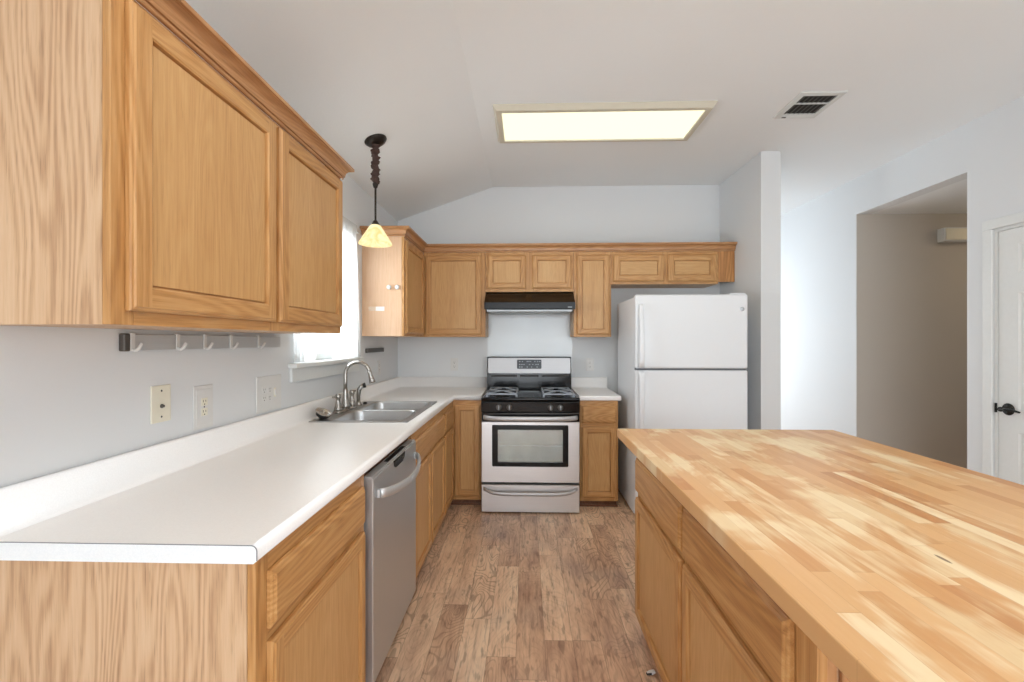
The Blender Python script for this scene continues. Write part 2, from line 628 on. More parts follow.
def door(F, u0, u1, z0, z1, parent, name='door', s=0.055, panel='panelZ'):
    t = 0.019
    mb = MB()
    c0 = [(0, 0.001), (0, 0.011), (0.003, 0.0145), (0.007, 0.0155), (0.010, t)]
    for a, b in zip(c0[:-1], c0[1:]):
        ring(mb, F, u0, u1, z0, z1, a, b, 0, 1)
    i0, i1 = 0.010, s - 0.011
    # stiles run full height, rails between them
    mb.face([F.P(u0 + i0, t, z0 + i0), F.P(u0 + i1, t, z0 + i0), F.P(u0 + i1, t, z1 - i0), F.P(u0 + i0, t, z1 - i0)], 0)
    mb.face([F.P(u1 - i1, t, z0 + i0), F.P(u1 - i0, t, z0 + i0), F.P(u1 - i0, t, z1 - i0), F.P(u1 - i1, t, z1 - i0)], 0)
    mb.face([F.P(u0 + i1, t, z0 + i0), F.P(u1 - i1, t, z0 + i0), F.P(u1 - i1, t, z0 + i1), F.P(u0 + i1, t, z0 + i1)], 1)
    mb.face([F.P(u0 + i1, t, z1 - i1), F.P(u1 - i1, t, z1 - i1), F.P(u1 - i1, t, z1 - i0), F.P(u0 + i1, t, z1 - i0)], 1)
    c1 = [(i1, t), (s - 0.008, 0.0168), (s - 0.0062, 0.0160), (s - 0.0055, 0.0030), (s, 0.0028)]
    for a, b in zip(c1[:-1], c1[1:]):
        ring(mb, F, u0, u1, z0, z1, a, b, 0, 1)
    mb.face([F.P(u0, 0.001, z0), F.P(u1, 0.001, z0), F.P(u1, 0.001, z1), F.P(u0, 0.001, z1)], 0)
    bmesh.ops.remove_doubles(mb.b, verts=mb.b.verts[:], dist=0.00005)
    d = mb.build(name, [M['oakZ'], M['oak' + F.h]], parent)
    pm = MB()
    F.box(pm, u0 + s - 0.0005, u1 - s + 0.0005, 0.002, 0.0088, z0 + s - 0.0005, z1 - s + 0.0005)
    pm.build('door_panel', M[panel], d)
    return d


def drawer(F, u0, u1, z0, z1, parent, name='drawer_front'):
    mb = MB()
    c0 = [(0, 0.001), (0, 0.010), (0.004, 0.0135), (0.008, 0.0145), (0.013, 0.019)]
    for a, b in zip(c0[:-1], c0[1:]):
        ring(mb, F, u0, u1, z0, z1, a, b)
    d, n = c0[-1]
    mb.face([F.P(u0 + d, n, z0 + d), F.P(u1 - d, n, z0 + d), F.P(u1 - d, n, z1 - d), F.P(u0 + d, n, z1 - d)])
    mb.face([F.P(u0, 0.001, z0), F.P(u1, 0.001, z0), F.P(u1, 0.001, z1), F.P(u0, 0.001, z1)])
    bmesh.ops.remove_doubles(mb.b, verts=mb.b.verts[:], dist=0.00005)
    return mb.build(name, M['oak' + F.h], parent)


def face_frame(F, u0, u1, z0, z1, parent, stiles, rails, t=0.019):
    """stiles: (u0,u1) full height; rails: (z0,z1) between the outer stiles"""
    mb = MB()
    for a, b in stiles:
        F.box(mb, a, b, -t, 0, z0, z1, 0, 0.001)
    for a, b in rails:
        for (p, q) in zip(stiles[:-1], stiles[1:]):
            F.box(mb, p[1] + 0.0002, q[0] - 0.0002, -t, -0.0003, a, b, 1)
    return mb.build('face_frame', [M['oakZ'], M['oak' + F.h]], parent)


def carcass(F, u0, u1, z0, z1, depth, parent, side='sideZ'):
    mb = MB()
    F.box(mb, u0, u1, -depth, -0.0195, z0, z1)
    return mb.build('carcass', M[side], parent)


def arc(cx, cy, r, a0, a1, n):
    return [(cx + r * math.cos(math.radians(a0 + (a1 - a0) * i / n)), cy + r * math.sin(math.radians(a0 + (a1 - a0) * i / n))) for i in range(n + 1)]


def rrect(cx, cy, hx, hy, r, k=5):
    pts = []
    for sx, sy, a in ((1, 1, 0), (-1, 1, 90), (-1, -1, 180), (1, -1, 270)):
        pts += arc(cx + sx * (hx - r), cy + sy * (hy - r), r, a, a + 90, k)
    return pts


# ------------------------------------------------------------------ the room
mb = MB().box(-3.0, 5.4, YREAR - 0.2, 7.0, -0.08, 0.0)
structure('floor', mb, M['floor'], 'brown hand-scraped wood plank floor of the kitchen', 'floor')

slope = (HC - HLEFT) / (XCREASE - XL)
xo = XL - WT
mb = MB().prism([(xo, HLEFT - slope * WT), (XCREASE, HC), (5.4, HC), (5.4, HC + 0.12), (xo, HC + 0.12)], 'Y', YREAR - 0.2, 6.9)
structure('ceiling', mb, M['ceil'], 'pale grey painted ceiling sloping down over the sink wall', 'ceiling')

WY0, WY1, WZ0, WZ1 = 2.40, 3.26, 1.215, 2.11
mb = MB()
mb.box(XL - WT, XL, YREAR, WY0, 0, HLEFT)
mb.box(XL - WT, XL, WY1, YW + 0.1, 0, HLEFT)
mb.box(XL - WT, XL, WY0, WY1, 0, WZ0)
mb.box(XL - WT, XL, WY0, WY1, WZ1, HLEFT)
structure('wall_left', mb, M['wall'], 'pale grey wall behind the sink counter', 'wall')

# back wall, its top follows the slope of the ceiling
mb = MB().prism([(XL, 0), (1.98, 0), (1.98, HC), (XCREASE, HC), (XL, HLEFT)], 'Y', YW, YW + 0.12)
structure('wall_back', mb, M['wall'], 'pale grey wall behind the stove and refrigerator', 'wall')

mb = MB().box(1.833, 1.985, 3.61, YW - 0.0005, 0, HC)
structure('wall_wing', mb, M['wall'], 'short grey wing wall beside the refrigerator', 'wall')

# right wall with the hall opening and the door
OY0, OY1, OZ = 3.19, 4.23, 2.51
DY0, DY1, DZ = 2.19, 3.01, 2.075
mb = MB()
T = 0.12
mb.box(XR, XR + T, OY1, 6.52, 0, HC)
mb.box(XR, XR + T, OY0, OY1, OZ, HC)
mb.box(XR, XR + T, DY1, OY0, 0, HC)
mb.box(XR, XR + T, DY0, DY1, DZ, HC)
mb.box(XR, XR + T, YREAR, DY0, 0, HC)
structure('wall_right', mb, M['wall'], 'long pale blue wall with the hall opening and the door', 'wall')

mb = MB().box(XR + 0.002, 5.4, OY1 - 0.004, OY1 - 0.0002, 0, OZ - 0.0005)
mb.box(XR + T + 0.001, 5.4, OY1, OY1 + 0.1, 0, 2.6)
structure('wall_hall_back', mb, M['hallpaint'], 'taupe wall at the back of the hall opening', 'wall')
mb = MB().box(XR + T, 5.4, OY0 - 0.1, OY0, 0, 2.6)
structure('wall_hall_front', mb, M['hallpaint'], 'taupe near wall of the hall', 'wall')
mb = MB().box(5.3, 5.4, OY0, OY1, 0, 2.6)
structure('wall_hall_end', mb, M['hallpaint'], 'taupe end wall of the hall', 'wall')
mb = MB().box(XR + T, 5.3, OY0, OY1, OZ, OZ + 0.1)
structure('ceiling_hall', mb, M['ceil'], 'low ceiling inside the hall opening', 'ceiling')

# dining nook beyond the wing wall
mb = MB()
NX0, NX1, NZ0, NZ1 = 0.3, 2.4, 0.45, 2.35
mb.box(-0.6, NX0, 6.52, 6.52 + WT, 0, HC)
mb.box(NX1, XR + T, 6.52, 6.52 + WT, 0, HC)
mb.box(NX0, NX1, 6.52, 6.52 + WT, 0, NZ0)
mb.box(NX0, NX1, 6.52, 6.52 + WT, NZ1, HC)
structure('wall_nook', mb, M['wall'], 'window wall of the room beyond the wing wall', 'wall')
mb = MB().box(-0.6, -0.48, YW + 0.12, 6.52, 0, HC)
structure('wall_nook_left', mb, M['wall'], 'left wall of the room beyond the wing wall', 'wall')

# unseen rear wall; its wide glazed opening is added to let daylight in
RX0, RX1, RZ1 = -1.0, 2.9, 2.4
mb = MB()
mb.box(XL - WT, RX0, YREAR - WT, YREAR, 0, HC)
mb.box(RX1, XR + T, YREAR - WT, YREAR, 0, HC)
mb.box(RX0, RX1, YREAR - WT, YREAR, RZ1, HC)
structure('wall_rear', mb, M['wall'], 'wall behind the viewer with the added patio glass', 'wall')


def window(name, label, axis, plane, a0, a1, z0, z1, rails=(), posts=(), out=1):
    """glazed unit filling an opening: frame bars and one pane"""
    f = 0.045
    loc = (plane, (a0 + a1) / 2, z0) if axis == 'X' else ((a0 + a1) / 2, plane, z0)
    r = thing(name, label, 'window', loc, None, 'structure')
    mb = MB()

    def bar(p0, p1, q0, q1, d=0.03):
        if axis == 'X':
            mb.box(plane - d, plane + d, p0, p1, q0, q1, 0, 0.003)
        else:
            mb.box(p0, p1, plane - d, plane + d, q0, q1, 0, 0.003)
    bar(a0 + 0.001, a0 + f, z0 + 0.001, z1 - 0.001)
    bar(a1 - f, a1 - 0.001, z0 + 0.001, z1 - 0.001)
    bar(a0 + f, a1 - f, z0 + 0.001, z0 + f)
    bar(a0 + f, a1 - f, z1 - f, z1 - 0.001)
    for z in rails:
        bar(a0 + f, a1 - f, z - 0.02, z + 0.02, 0.022)
    for a in posts:
        bar(a - 0.03, a + 0.03, z0 + f, z1 - f, 0.025)
    mb.build('window_frame', M['trim'], r)
    mb = MB()
    if axis == 'X':
        mb.box(plane - 0.002, plane + 0.002, a0 + f - 0.003, a1 - f + 0.003, z0 + f - 0.003, z1 - f + 0.003)
    else:
        mb.box(a0 + f - 0.003, a1 - f + 0.003, plane - 0.002, plane + 0.002, z0 + f - 0.003, z1 - f + 0.003)
    mb.build('window_pane', M['glass'], r)
    return r


w1 = window('window_1', 'bright sheer-curtained window over the sink', 'X', XL - 0.09, WY0, WY1, WZ0 + 0.028, WZ1, rails=(1.66,))
mb = MB().box(XL - WT + 0.02, XL - 0.0005, WY0 + 0.001, WY1 - 0.001, WZ0 + 0.0005, WZ0 + 0.027)
mb.box(XL + 0.0005, XL + 0.05, WY0 - 0.065, WY1 + 0.065, WZ0 + 0.0005, WZ0 + 0.027, 0, 0.006)
mb.build('window_stool', M['trim'], w1)
mb = MB().box(XL + 0.0005, XL + 0.018, WY0 - 0.05, WY1 + 0.05, WZ0 - 0.075, WZ0, 0, 0.004)
mb.build('window_apron', M['trim'], w1)
window('window_2', 'unseen patio glass behind the viewer, added wide to bring in daylight', 'Y', YREAR - 0.07, RX0, RX1, 0.001, RZ1, posts=(0.3, 1.6))  # first one is added and widened for front daylight
window('window_3', 'window of the room beyond the wing wall', 'Y', 6.59, NX0, NX1, NZ0, NZ1, posts=(1.35,))

# baseboards
mb = MB()
mb.box(XR - 0.014, XR - 0.0005, OY1 + 0.002, 6.5, 0.0005, 0.085, 0, 0.004)
mb.box(XR - 0.014, XR - 0.0005, DY1 + 0.075, OY0 - 0.002, 0.0005, 0.085, 0, 0.004)
mb.box(XR - 0.014, XR - 0.0005, YREAR + 0.02, DY0 - 0.075, 0.0005, 0.085, 0, 0.004)
structure('baseboard_right', mb, M['trim'], 'white baseboard along the long right wall', 'baseboard')
mb = MB().box(1.833, 1.985, 3.596, 3.6095, 0.0005, 0.085, 0, 0.004)
structure('baseboard_wing', mb, M['trim'], 'white baseboard on the end of the wing wall', 'baseboard')
mb = MB().box(XR + T, 5.29, OY1 - 0.014, OY1 - 0.0045, 0.0005, 0.085, 0, 0.004)
structure('baseboard_hall', mb, M['trim'], 'white baseboard along the taupe hall wall', 'baseboard')

# ------------------------------------------------------------------ white panelled door in the right wall
d1 = thing('door_1', 'white six-panel door with a dark lever at the right edge of the photo', 'door', (XR, (DY0 + DY1) / 2, 0), None, 'structure')
mb = MB()
for a, b in ((DY1 + 0.001, DY1 + 0.062), (DY0 - 0.062, DY0 - 0.001)):
    mb.box(XR - 0.018, XR - 0.0005, a, b, 0.001, DZ + 0.001, 0, 0.005)
mb.box(XR - 0.018, XR - 0.0005, DY0 - 0.062, DY1 + 0.062, DZ + 0.001, DZ + 0.064, 0, 0.005)
mb.build('door_casing', M['trim'], d1)
mb = MB()
mb.box(XR + 0.001, XR + T - 0.001, DY1 - 0.018, DY1 - 0.001, 0.001, DZ - 0.001)
mb.box(XR + 0.001, XR + T - 0.001, DY0 + 0.001, DY0 + 0.018, 0.001, DZ - 0.001)
mb.box(XR + 0.001, XR + T - 0.001, DY0 + 0.018, DY1 - 0.018, DZ - 0.018, DZ - 0.001)
mb.build('door_jamb', M['trim'], d1)
LF = Face('nx', XR + 0.004)
LY0, LY1, LZ1 = DY0 + 0.021, DY1 - 0.022, DZ - 0.022
mb = MB()
LF.box(mb, LY0, LY1, -0.034, -0.0075, 0.008, LZ1)
cells_u = [(LY0 + 0.115, (LY0 + LY1) / 2 - 0.05), ((LY0 + LY1) / 2 + 0.05, LY1 - 0.115)]
cells_z = [(0.22, 0.80), (0.93, 1.66), (1.78, LZ1 - 0.09)]
us = [LY0, cells_u[0][0], cells_u[0][1], cells_u[1][0], cells_u[1][1], LY1]
zs = [0.008, 0.22, 0.80, 0.93, 1.66, 1.78, LZ1 - 0.09, LZ1]
for i in range(5):
    for j in range(7):
        u0, u1, z0, z1 = us[i], us[i + 1], zs[j], zs[j + 1]
        if i in (1, 3) and j in (1, 3, 5):
            for a, b in (((0, 0), (0.012, -0.007)), ((0.012, -0.007), (0.03, -0.007)), ((0.03, -0.007), (0.045, -0.002))):
                ring(mb, LF, u0, u1, z0, z1, a, b)
            mb.face([LF.P(u0 + 0.045, -0.002, z0 + 0.045), LF.P(u1 - 0.045, -0.002, z0 + 0.045), LF.P(u1 - 0.045, -0.002, z1 - 0.045), LF.P(u0 + 0.045, -0.002, z1 - 0.045)])
        else:
            mb.face([LF.P(u0, 0, z0), LF.P(u1, 0, z0), LF.P(u1, 0, z1), LF.P(u0, 0, z1)])
ring(mb, LF, LY0, LY1, 0.008, LZ1, (0, -0.0075), (0, 0))
bmesh.ops.remove_doubles(mb.b, verts=mb.b.verts[:], dist=0.00005)
mb.build('door_leaf', M['trim'], d1)
hy, hz = LY1 - 0.062, 0.935
mb = MB().lathe([(0.036, 0.0), (0.038, 0.004), (0.033, 0.010), (0.013, 0.014), (0.011, 0.045), (0.016, 0.050), (0.013, 0.058)], (XR + 0.0035, hy, hz), (-1, 0, 0))
mb.tube([(XR - 0.048, hy + 0.005, hz), (XR - 0.05, hy - 0.03, hz + 0.004), (XR - 0.05, hy - 0.07, hz + 0.003), (XR - 0.046, hy - 0.11, hz - 0.004)], [0.010, 0.009, 0.008, 0.006], flat=0.7)
mb.build('door_handle', M['handleblack'], d1)
mb = MB().box(XR - 0.001, XR + 0.0035, DY1 - 0.017, DY1 - 0.001, hz - 0.03, hz + 0.03, 0, 0.001)
mb.build('strike_plate', M['handleblack'], d1)

# ------------------------------------------------------------------ base cabinets
CB, CT = 0.05, 0.8725          # underside of the frames, underside of the worktop
FL = Face('px', -0.605)        # left run
FB = Face('ny', 3.745)         # back run
FI = Face('nx', 0.520)         # island
DLEFT = 0.617                  # depth of left carcasses

Y1 = 1.000
c = thing('base_cabinet', 'oak base cabinet at the near end of the sink counter, left of the dishwasher', 'cabinet', (-0.93, 1.36, 0))
mb = MB().box(XL + 0.004, -0.625, Y1, 1.682, CB, CT)
mb.build('carcass', M['sideZ'], c)
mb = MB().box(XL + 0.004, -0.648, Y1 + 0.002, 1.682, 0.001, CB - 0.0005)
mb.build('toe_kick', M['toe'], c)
face_frame(FL, Y1, 1.682, CB, CT, c, [(Y1, Y1 + 0.05), (1.645, 1.682)], [(CB, CB + 0.06), (0.655, 0.69), (0.80, CT)])
drawer(FL, 1.042, 1.655, 0.690, 0.825, c)
door(FL, 1.042, 1.655, 0.085, 0.660, c)

c = thing('sink_cabinet', 'oak base cabinet with two doors under the sink', 'cabinet', (-0.93, 2.93, 0))
mb = MB().box(XL + 0.004, -0.625, 2.388, 3.302, CB, 0.69)
mb.box(-0.643, -0.625, 2.388, 3.302, 0.69, CT)
mb.box(XL + 0.004, -0.643, 2.388, 2.393, 0.69, CT)
mb.build('carcass', M['sideZ'], c)
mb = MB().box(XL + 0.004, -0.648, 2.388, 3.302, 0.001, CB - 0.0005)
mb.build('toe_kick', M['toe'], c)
face_frame(FL, 2.388, 3.302, CB, CT, c, [(2.388, 2.43), (2.81, 2.86), (3.27, 3.302)], [(CB, CB + 0.06), (0.655, 0.69), (0.80, CT)])
drawer(FL, 2.404, 3.288, 0.690, 0.825, c, 'false_drawer_front')
door(FL, 2.404, 2.828, 0.085, 0.660, c)
door(FL, 2.842, 3.288, 0.085, 0.660, c)

c = thing('corner_base_cabinet', 'narrow oak drawer and door cabinet between the sink cabinet and the corner', 'cabinet', (-0.93, 3.6, 0))
mb = MB().box(XL + 0.004, -0.625, 3.304, 4.36, CB, CT)
mb.build('carcass', M['sideZ'], c)
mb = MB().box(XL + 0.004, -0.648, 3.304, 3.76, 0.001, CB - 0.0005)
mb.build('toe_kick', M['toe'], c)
face_frame(FL, 3.304, 3.744, CB, CT, c, [(3.304, 3.335), (3.715, 3.744)], [(CB, CB + 0.06), (0.655, 0.69), (0.80, CT)])
drawer(FL, 3.318, 3.690, 0.690, 0.825, c)
door(FL, 3.318, 3.690, 0.085, 0.660, c, s=0.05)

c = thing('corner_front_cabinet', 'narrow full-height oak door cabinet in the corner just left of the stove', 'cabinet', (-0.49, 4.0, 0))
mb = MB().box(-0.623, -0.366, 3.7645, 4.36, CB, CT)
mb.build('carcass', M['sideZ'], c)
mb = MB().box(-0.622, -0.368, 3.768, 4.3, 0.001, CB - 0.0005)
mb.box(-0.622, -0.368, 3.756, 3.7675, 0.001, 0.02, 0, 0.004)
mb.build('toe_kick', M['toe'], c)
face_frame(FB, -0.604, -0.366, CB, CT, c, [(-0.604, -0.575), (-0.392, -0.366)], [(CB, CB + 0.05), (0.80, CT)])
door(FB, -0.590, -0.378, 0.082, 0.838, c, s=0.055)

c = thing('drawer_base_cabinet', 'narrow oak cabinet with one drawer between the stove and the refrigerator', 'cabinet', (0.6, 4.0, 0))
mb = MB().box(0.440, 0.752, 3.7645, 4.36, CB, CT)
mb.build('carcass', M['sideZ'], c)
mb = MB().box(0.442, 0.745, 3.768, 4.3, 0.001, CB - 0.0005)
mb.box(0.440, 0.752, 3.752, 3.7675, 0.001, 0.02, 0, 0.004)
mb.build('toe_kick', M['toe'], c)
face_frame(FB, 0.440, 0.752, CB, CT, c, [(0.440, 0.47), (0.722, 0.752)], [(CB, CB + 0.06), (0.655, 0.69), (0.80, CT)])
drawer(FB, 0.455, 0.737, 0.690, 0.832, c)
door(FB, 0.455, 0.737, 0.082, 0.660, c)

# ------------------------------------------------------------------ worktops
def counter_profile(depth):
    """(distance from the front edge, height) once round, with the sink cut marked"""
    p = [(0.008, 0.8735), (0.0, 0.881)]
    p += [(0.013 - 0.013 * math.cos(a), 0.901 + 0.013 * math.sin(a)) for a in [i * PI / 12 for i in range(0, 7)]]
    return p


HOLE_D0, HOLE_D1, HOLE_Y0, HOLE_Y1 = 0.072, 0.606, 2.475, 3.295
DEP = 0.6505
front = counter_profile(DEP)
cove = [(DEP - 0.040, 0.914), (DEP - 0.033, 0.9155), (DEP - 0.027, 0.919), (DEP - 0.0235, 0.925), (DEP - 0.022, 0.933)]
up = [(DEP - 0.022, 1.006), (DEP - 0.019, 1.012), (DEP - 0.013, 1.0145), (DEP, 1.0145), (DEP, 0.8735)]
PROF = front + [(HOLE_D0, 0.914), (HOLE_D1, 0.914)] + cove + up + [(HOLE_D1, 0.8735), (HOLE_D0, 0.8735)]
iA = PROF.index((HOLE_D0, 0.914))
iB = PROF.index((HOLE_D1, 0.8735))

w = thing('worktop', 'long white laminate worktop in an L from the sink wall to the stove', 'worktop', (-0.9, 0.98, 0.8735))
XF, YF, YN = -0.586, YW - 0.0005 - DEP, 0.975


def station(k, d, z):
    return {0: (XF - d, YN, z), 1: (XF - d, HOLE_Y0, z), 2: (XF - d, HOLE_Y1, z), 3: (XF - d, YF + d, z), 4: (-0.364, YF + d, z)}[k]


mb = MB()
S = [[mb.b.verts.new(station(k, d, z)) for d, z in PROF] for k in range(5)]
n = len(PROF)
for k in range(4):
    for i in range(n):
        j = (i + 1) % n
        if k == 1 and i in (iA, iB):
            continue
        f = mb.b.faces.new((S[k][i], S[k][j], S[k + 1][j], S[k + 1][i]))
        f.smooth = i < iA - 1 or (iA + 1 < i < iA + 12)
for i in (iA, iA + 1):
    o = n - 1 if i == iA else iB
    mb.b.faces.new((S[1][i], S[2][i], S[2][o], S[1][o]))
for k in (1, 2):
    mb.b.faces.new((S[k][iA], S[k][iA + 1], S[k][iB], S[k][n - 1]))
mb.b.faces.new(S[4])
mb.b.faces.new(S[0])
top = mb.build('worktop_slab', M['laminate'], w)
mb = MB()
mb.prism([(XF - d, z) for d, z in PROF], 'Y', YN - 0.0012, YN - 0.0001)
mb.build('end_cap', M['endcap'], w)
mb = MB()
edge = [(XF - d, YN - 0.0012, z) for d, z in PROF[1:iA + 2 + len(cove) + 3]]
mb.tube(edge, 0.0011, 6)
mb.build('seam_line', M['seam'], w)

w = thing('worktop', 'short white laminate worktop between the stove and the refrigerator', 'worktop', (0.6, 3.8, 0.8735))
mb = MB()
P2 = front + cove + up
mb.prism([(YF + d, z) for d, z in P2], 'X', 0.433, 0.772)
mb.build('worktop_slab', M['laminate'], w)

# ------------------------------------------------------------------ sink, faucet, strainer
s = thing('sink', 'double bowl stainless steel sink set into the white worktop', 'sink', (-0.93, 2.885, 0.914))
SX0, SX1, SY0, SY1, ZS = -1.194, -0.647, 2.458, 3.312, 0.9145
mb = MB()
YM = 2.885
halves = [(SY0, YM, 2.496, 2.868), (YM, SY1, 2.902, 3.274)]
for k, (a0, a1, b0, b1) in enumerate(halves):
    bx0, bx1 = -1.085, -0.688
    ocx, ocy, ohx, ohy = (SX0 + SX1) / 2, (a0 + a1) / 2, (SX1 - SX0) / 2, (a1 - a0) / 2
    icx, icy, ihx, ihy = (bx0 + bx1) / 2, (b0 + b1) / 2, (bx1 - bx0) / 2, (b1 - b0) / 2
    out = rrect(ocx, ocy, ohx, ohy, 0.004)
    mb.loops([[(x, y, ZS) for x, y in out], [(x, y, ZS + 0.005) for x, y in rrect(ocx, ocy, ohx - 0.003, ohy - (0.0), 0.004)],
              [(x, y, ZS + 0.005) for x, y in rrect(icx, icy, ihx + 0.004, ihy + 0.004, 0.055)],
              [(x, y, ZS + 0.001) for x, y in rrect(icx, icy, ihx, ihy, 0.052)]], 0, False)
mb.build('sink_rim', M['sinksteel'], s)
for k, (a0, a1, b0, b1) in enumerate(halves):
    icx, icy, ihx, ihy = (-1.085 - 0.688) / 2, (b0 + b1) / 2, (1.085 - 0.688) / 2, (b1 - b0) / 2
    mb = MB()
    lp = []
    for ins, z, r in ((0, ZS + 0.001, 0.052), (0.003, ZS - 0.01, 0.052), (0.008, ZS - 0.13, 0.052), (0.018, ZS - 0.16, 0.05), (0.04, ZS - 0.175, 0.045), (0.09, ZS - 0.18, 0.03), (0.15, ZS - 0.182, 0.02)):
        lp.append([(x, y, z) for x, y in rrect(icx, icy, ihx - ins, ihy - ins, r if ins < 0.1 else 0.02)])
    mb.loops(lp, 0, True, True, False, True)
    bw = mb.build('sink_bowl', M['sinksteel'], s)
    mb = MB().lathe([(0.056, 0.0), (0.054, 0.004), (0.046, 0.003), (0.040, -0.001), (0.012, -0.001), (0.010, 0.004), (0.0, 0.005)], (icx, icy, ZS - 0.1815))
    mb.build('drain', M['polished'], bw)

FX, FZ = -1.150, ZS + 0.0055
f = thing('faucet', 'brushed nickel gooseneck faucet behind the sink', 'faucet', (FX, 2.87, FZ))
mb = MB()
lp = []
for ins, z in ((0.0, 0.0), (0.0, 0.008), (0.004, 0.013), (0.012, 0.016)):
    lp.append([(x, y, FZ + z) for x, y in rrect(FX, 2.865, 0.030 - ins, 0.140 - ins, 0.0175 if ins else 0.029, 6)])
mb.loops(lp, 0, True, True, True, True)
mb.build('deck_plate', M['nickel'], f)
mb = MB()
yb = 2.865
mb.lathe([(0.030, 0.0), (0.028, 0.012), (0.021, 0.04), (0.016, 0.075), (0.0135, 0.11), (0.0135, 0.12)], (FX, yb, FZ + 0.0155))
r = 0.077
zc = FZ + 0.228
path = [(FX, yb, FZ + 0.12), (FX, yb, FZ + 0.18)] + [(FX + r - r * math.cos(math.radians(a)), yb + 0.01 * a / 180, zc + r * math.sin(math.radians(a))) for a in range(0, 172, 10)]
mb.tube(path, 0.0115, 14)
e, e2 = Vector(path[-1]), Vector(path[-2])
dv = (e - e2).normalized()
mb.lathe([(0.0125, -0.005), (0.0135, 0.0), (0.0135, 0.022), (0.016, 0.04), (0.0195, 0.06), (0.0195, 0.068), (0.016, 0.07)], e, dv)
mb.build('spout', M['nickel'], f)
for yy, sg in ((2.752, -1), (2.975, 1)):
    mb = MB()
    mb.lathe([(0.026, 0.0), (0.025, 0.01), (0.018, 0.03), (0.013, 0.055), (0.012, 0.07), (0.016, 0.075), (0.017, 0.09), (0.012, 0.1), (0.0, 0.102)], (FX, yy, FZ + 0.0155))
    mb.tube([(FX, yy, FZ + 0.099), (FX - 0.004, yy + sg * 0.03, FZ + 0.101), (FX - 0.004, yy + sg * 0.065, FZ + 0.104)], [0.008, 0.006, 0.0065], 10)
    mb.build('handle', M['nickel'], f)
sp = thing('side_sprayer', 'nickel side sprayer with a black head beyond the faucet', 'sprayer', (FX, 3.09, FZ))
mb = MB().lathe([(0.024, 0.0), (0.023, 0.008), (0.016, 0.018), (0.0145, 0.03)], (FX, 3.09, FZ))
mb.build('sprayer_base', M['nickel'], sp)
mb = MB().tube([(FX, 3.09, FZ + 0.028), (FX, 3.09, FZ + 0.07), (FX + 0.004, 3.09, FZ + 0.105), (FX + 0.016, 3.095, FZ + 0.125), (FX + 0.03, 3.10, FZ + 0.133)], [0.012, 0.0135, 0.015, 0.015, 0.014], 12)
wnd = mb.build('sprayer_wand', M['nickel'], sp)
mb = MB().tube([(FX + 0.029, 3.10, FZ + 0.1325), (FX + 0.045, 3.104, FZ + 0.137)], [0.016, 0.018], 12)
mb.build('spray_head', M['blacksoft'], wnd)
mb = MB().lathe([(0.014, 0.0), (0.014, 0.006), (0.010, 0.011), (0.0, 0.013)], (FX + 0.02, 3.165, FZ))
tag(mb.build('deck_button', M['blacksoft'], None, (FX + 0.02, 3.165, FZ)), 'small round black cap on the sink deck beside the side sprayer', 'cap')

st = thing('sink_strainer', 'loose steel sink strainer with a black seal lying on the near corner of the sink', 'strainer', (-1.148, 2.545, FZ))
ax = Vector((0.45, -0.12, 0.88)).normalized()
o = Vector((-1.148, 2.545, FZ + 0.034))
mb = MB().lathe([(0.024, -0.026), (0.036, -0.018), (0.039, -0.002)], o, ax, 28)
mb.build('rubber_seal', M['blacksoft'], st)
mb = MB().lathe([(0.033, -0.002), (0.045, 0.002), (0.046, 0.006), (0.042, 0.007), (0.034, 0.001), (0.010, -0.002), (0.008, 0.012), (0.0, 0.014)], o, ax, 28)
mb.build('strainer_cup', M['nickel'], st)
mb = MB().lathe([(0.012, -0.038), (0.016, -0.030), (0.016, -0.0225)], o, ax, 20)
mb.build('stopper_stem', M['blacksoft'], st)

# ------------------------------------------------------------------ dishwasher
DX = -0.576
dw = thing('dishwasher', 'stainless steel dishwasher with a bowed bar handle under the white worktop', 'dishwasher', (-0.9, 2.09, 0))
FD = Face('px', DX)
mb = MB().box(XL + 0.03, DX - 0.045, 1.692, 2.378, 0.02, 0.862)
mb.build('tub', M['toe'], dw)
mb = MB()
lp = []
YA, YB = 1.700, 2.368
for ins, nn in ((0, -0.040), (0, -0.004), (0.002, -0.001), (0.005, 0.0)):
    lp.append([FD.P(YA + ins, nn, 0.055 + ins), FD.P(YB - ins, nn, 0.055 + ins), FD.P(YB - ins, nn, 0.838 - ins), FD.P(YA + ins, nn, 0.838 - ins)])
mb.loops(lp, 0, False, True, True, True)
dr = mb.build('dishwasher_door', M['steelZ'], dw)
mb = MB().box(DX - 0.038, DX - 0.006, YA + 0.004, YB - 0.004, 0.8385, 0.846)
mb.build('control_strip', M['steelY'], dr)
mb = MB().box(DX - 0.03, DX - 0.010, 1.92, 2.20, 0.8462, 0.8475)
mb.build('control_display', M['black'], dr)
mb = MB().prism([(1.96, 0.8375), (1.97, 0.812), (2.00, 0.800), (2.11, 0.800), (2.14, 0.812), (2.15, 0.8375)], 'X', DX + 0.0002, DX + 0.0012)
mb.build('latch_pocket', M['black'], dr)
mb = MB()
hp = []
for i in range(25):
    t = i / 24
    yy = 1.740 + (2.325 - 1.740) * t
    bow = math.sin(PI * t) ** 0.6
    hp.append((DX + 0.0125 + 0.056 * bow, yy, 0.772 - 0.022 * math.sin(PI * t)))
lp = []
for i, p in enumerate(hp):
    q = Vector(hp[min(i + 1, 24)]) - Vector(hp[max(i - 1, 0)])
    q.normalize()
    side = Vector((q.y, -q.x, 0)).normalized()
    upv = Vector((0, 0, 1))
    lp.append([Vector(p) + side * 0.009 * math.cos(a) + upv * 0.019 * math.sin(a) for a in [2 * PI * k / 14 for k in range(14)]])
mb.loops(lp, 0, True, True, True, True)
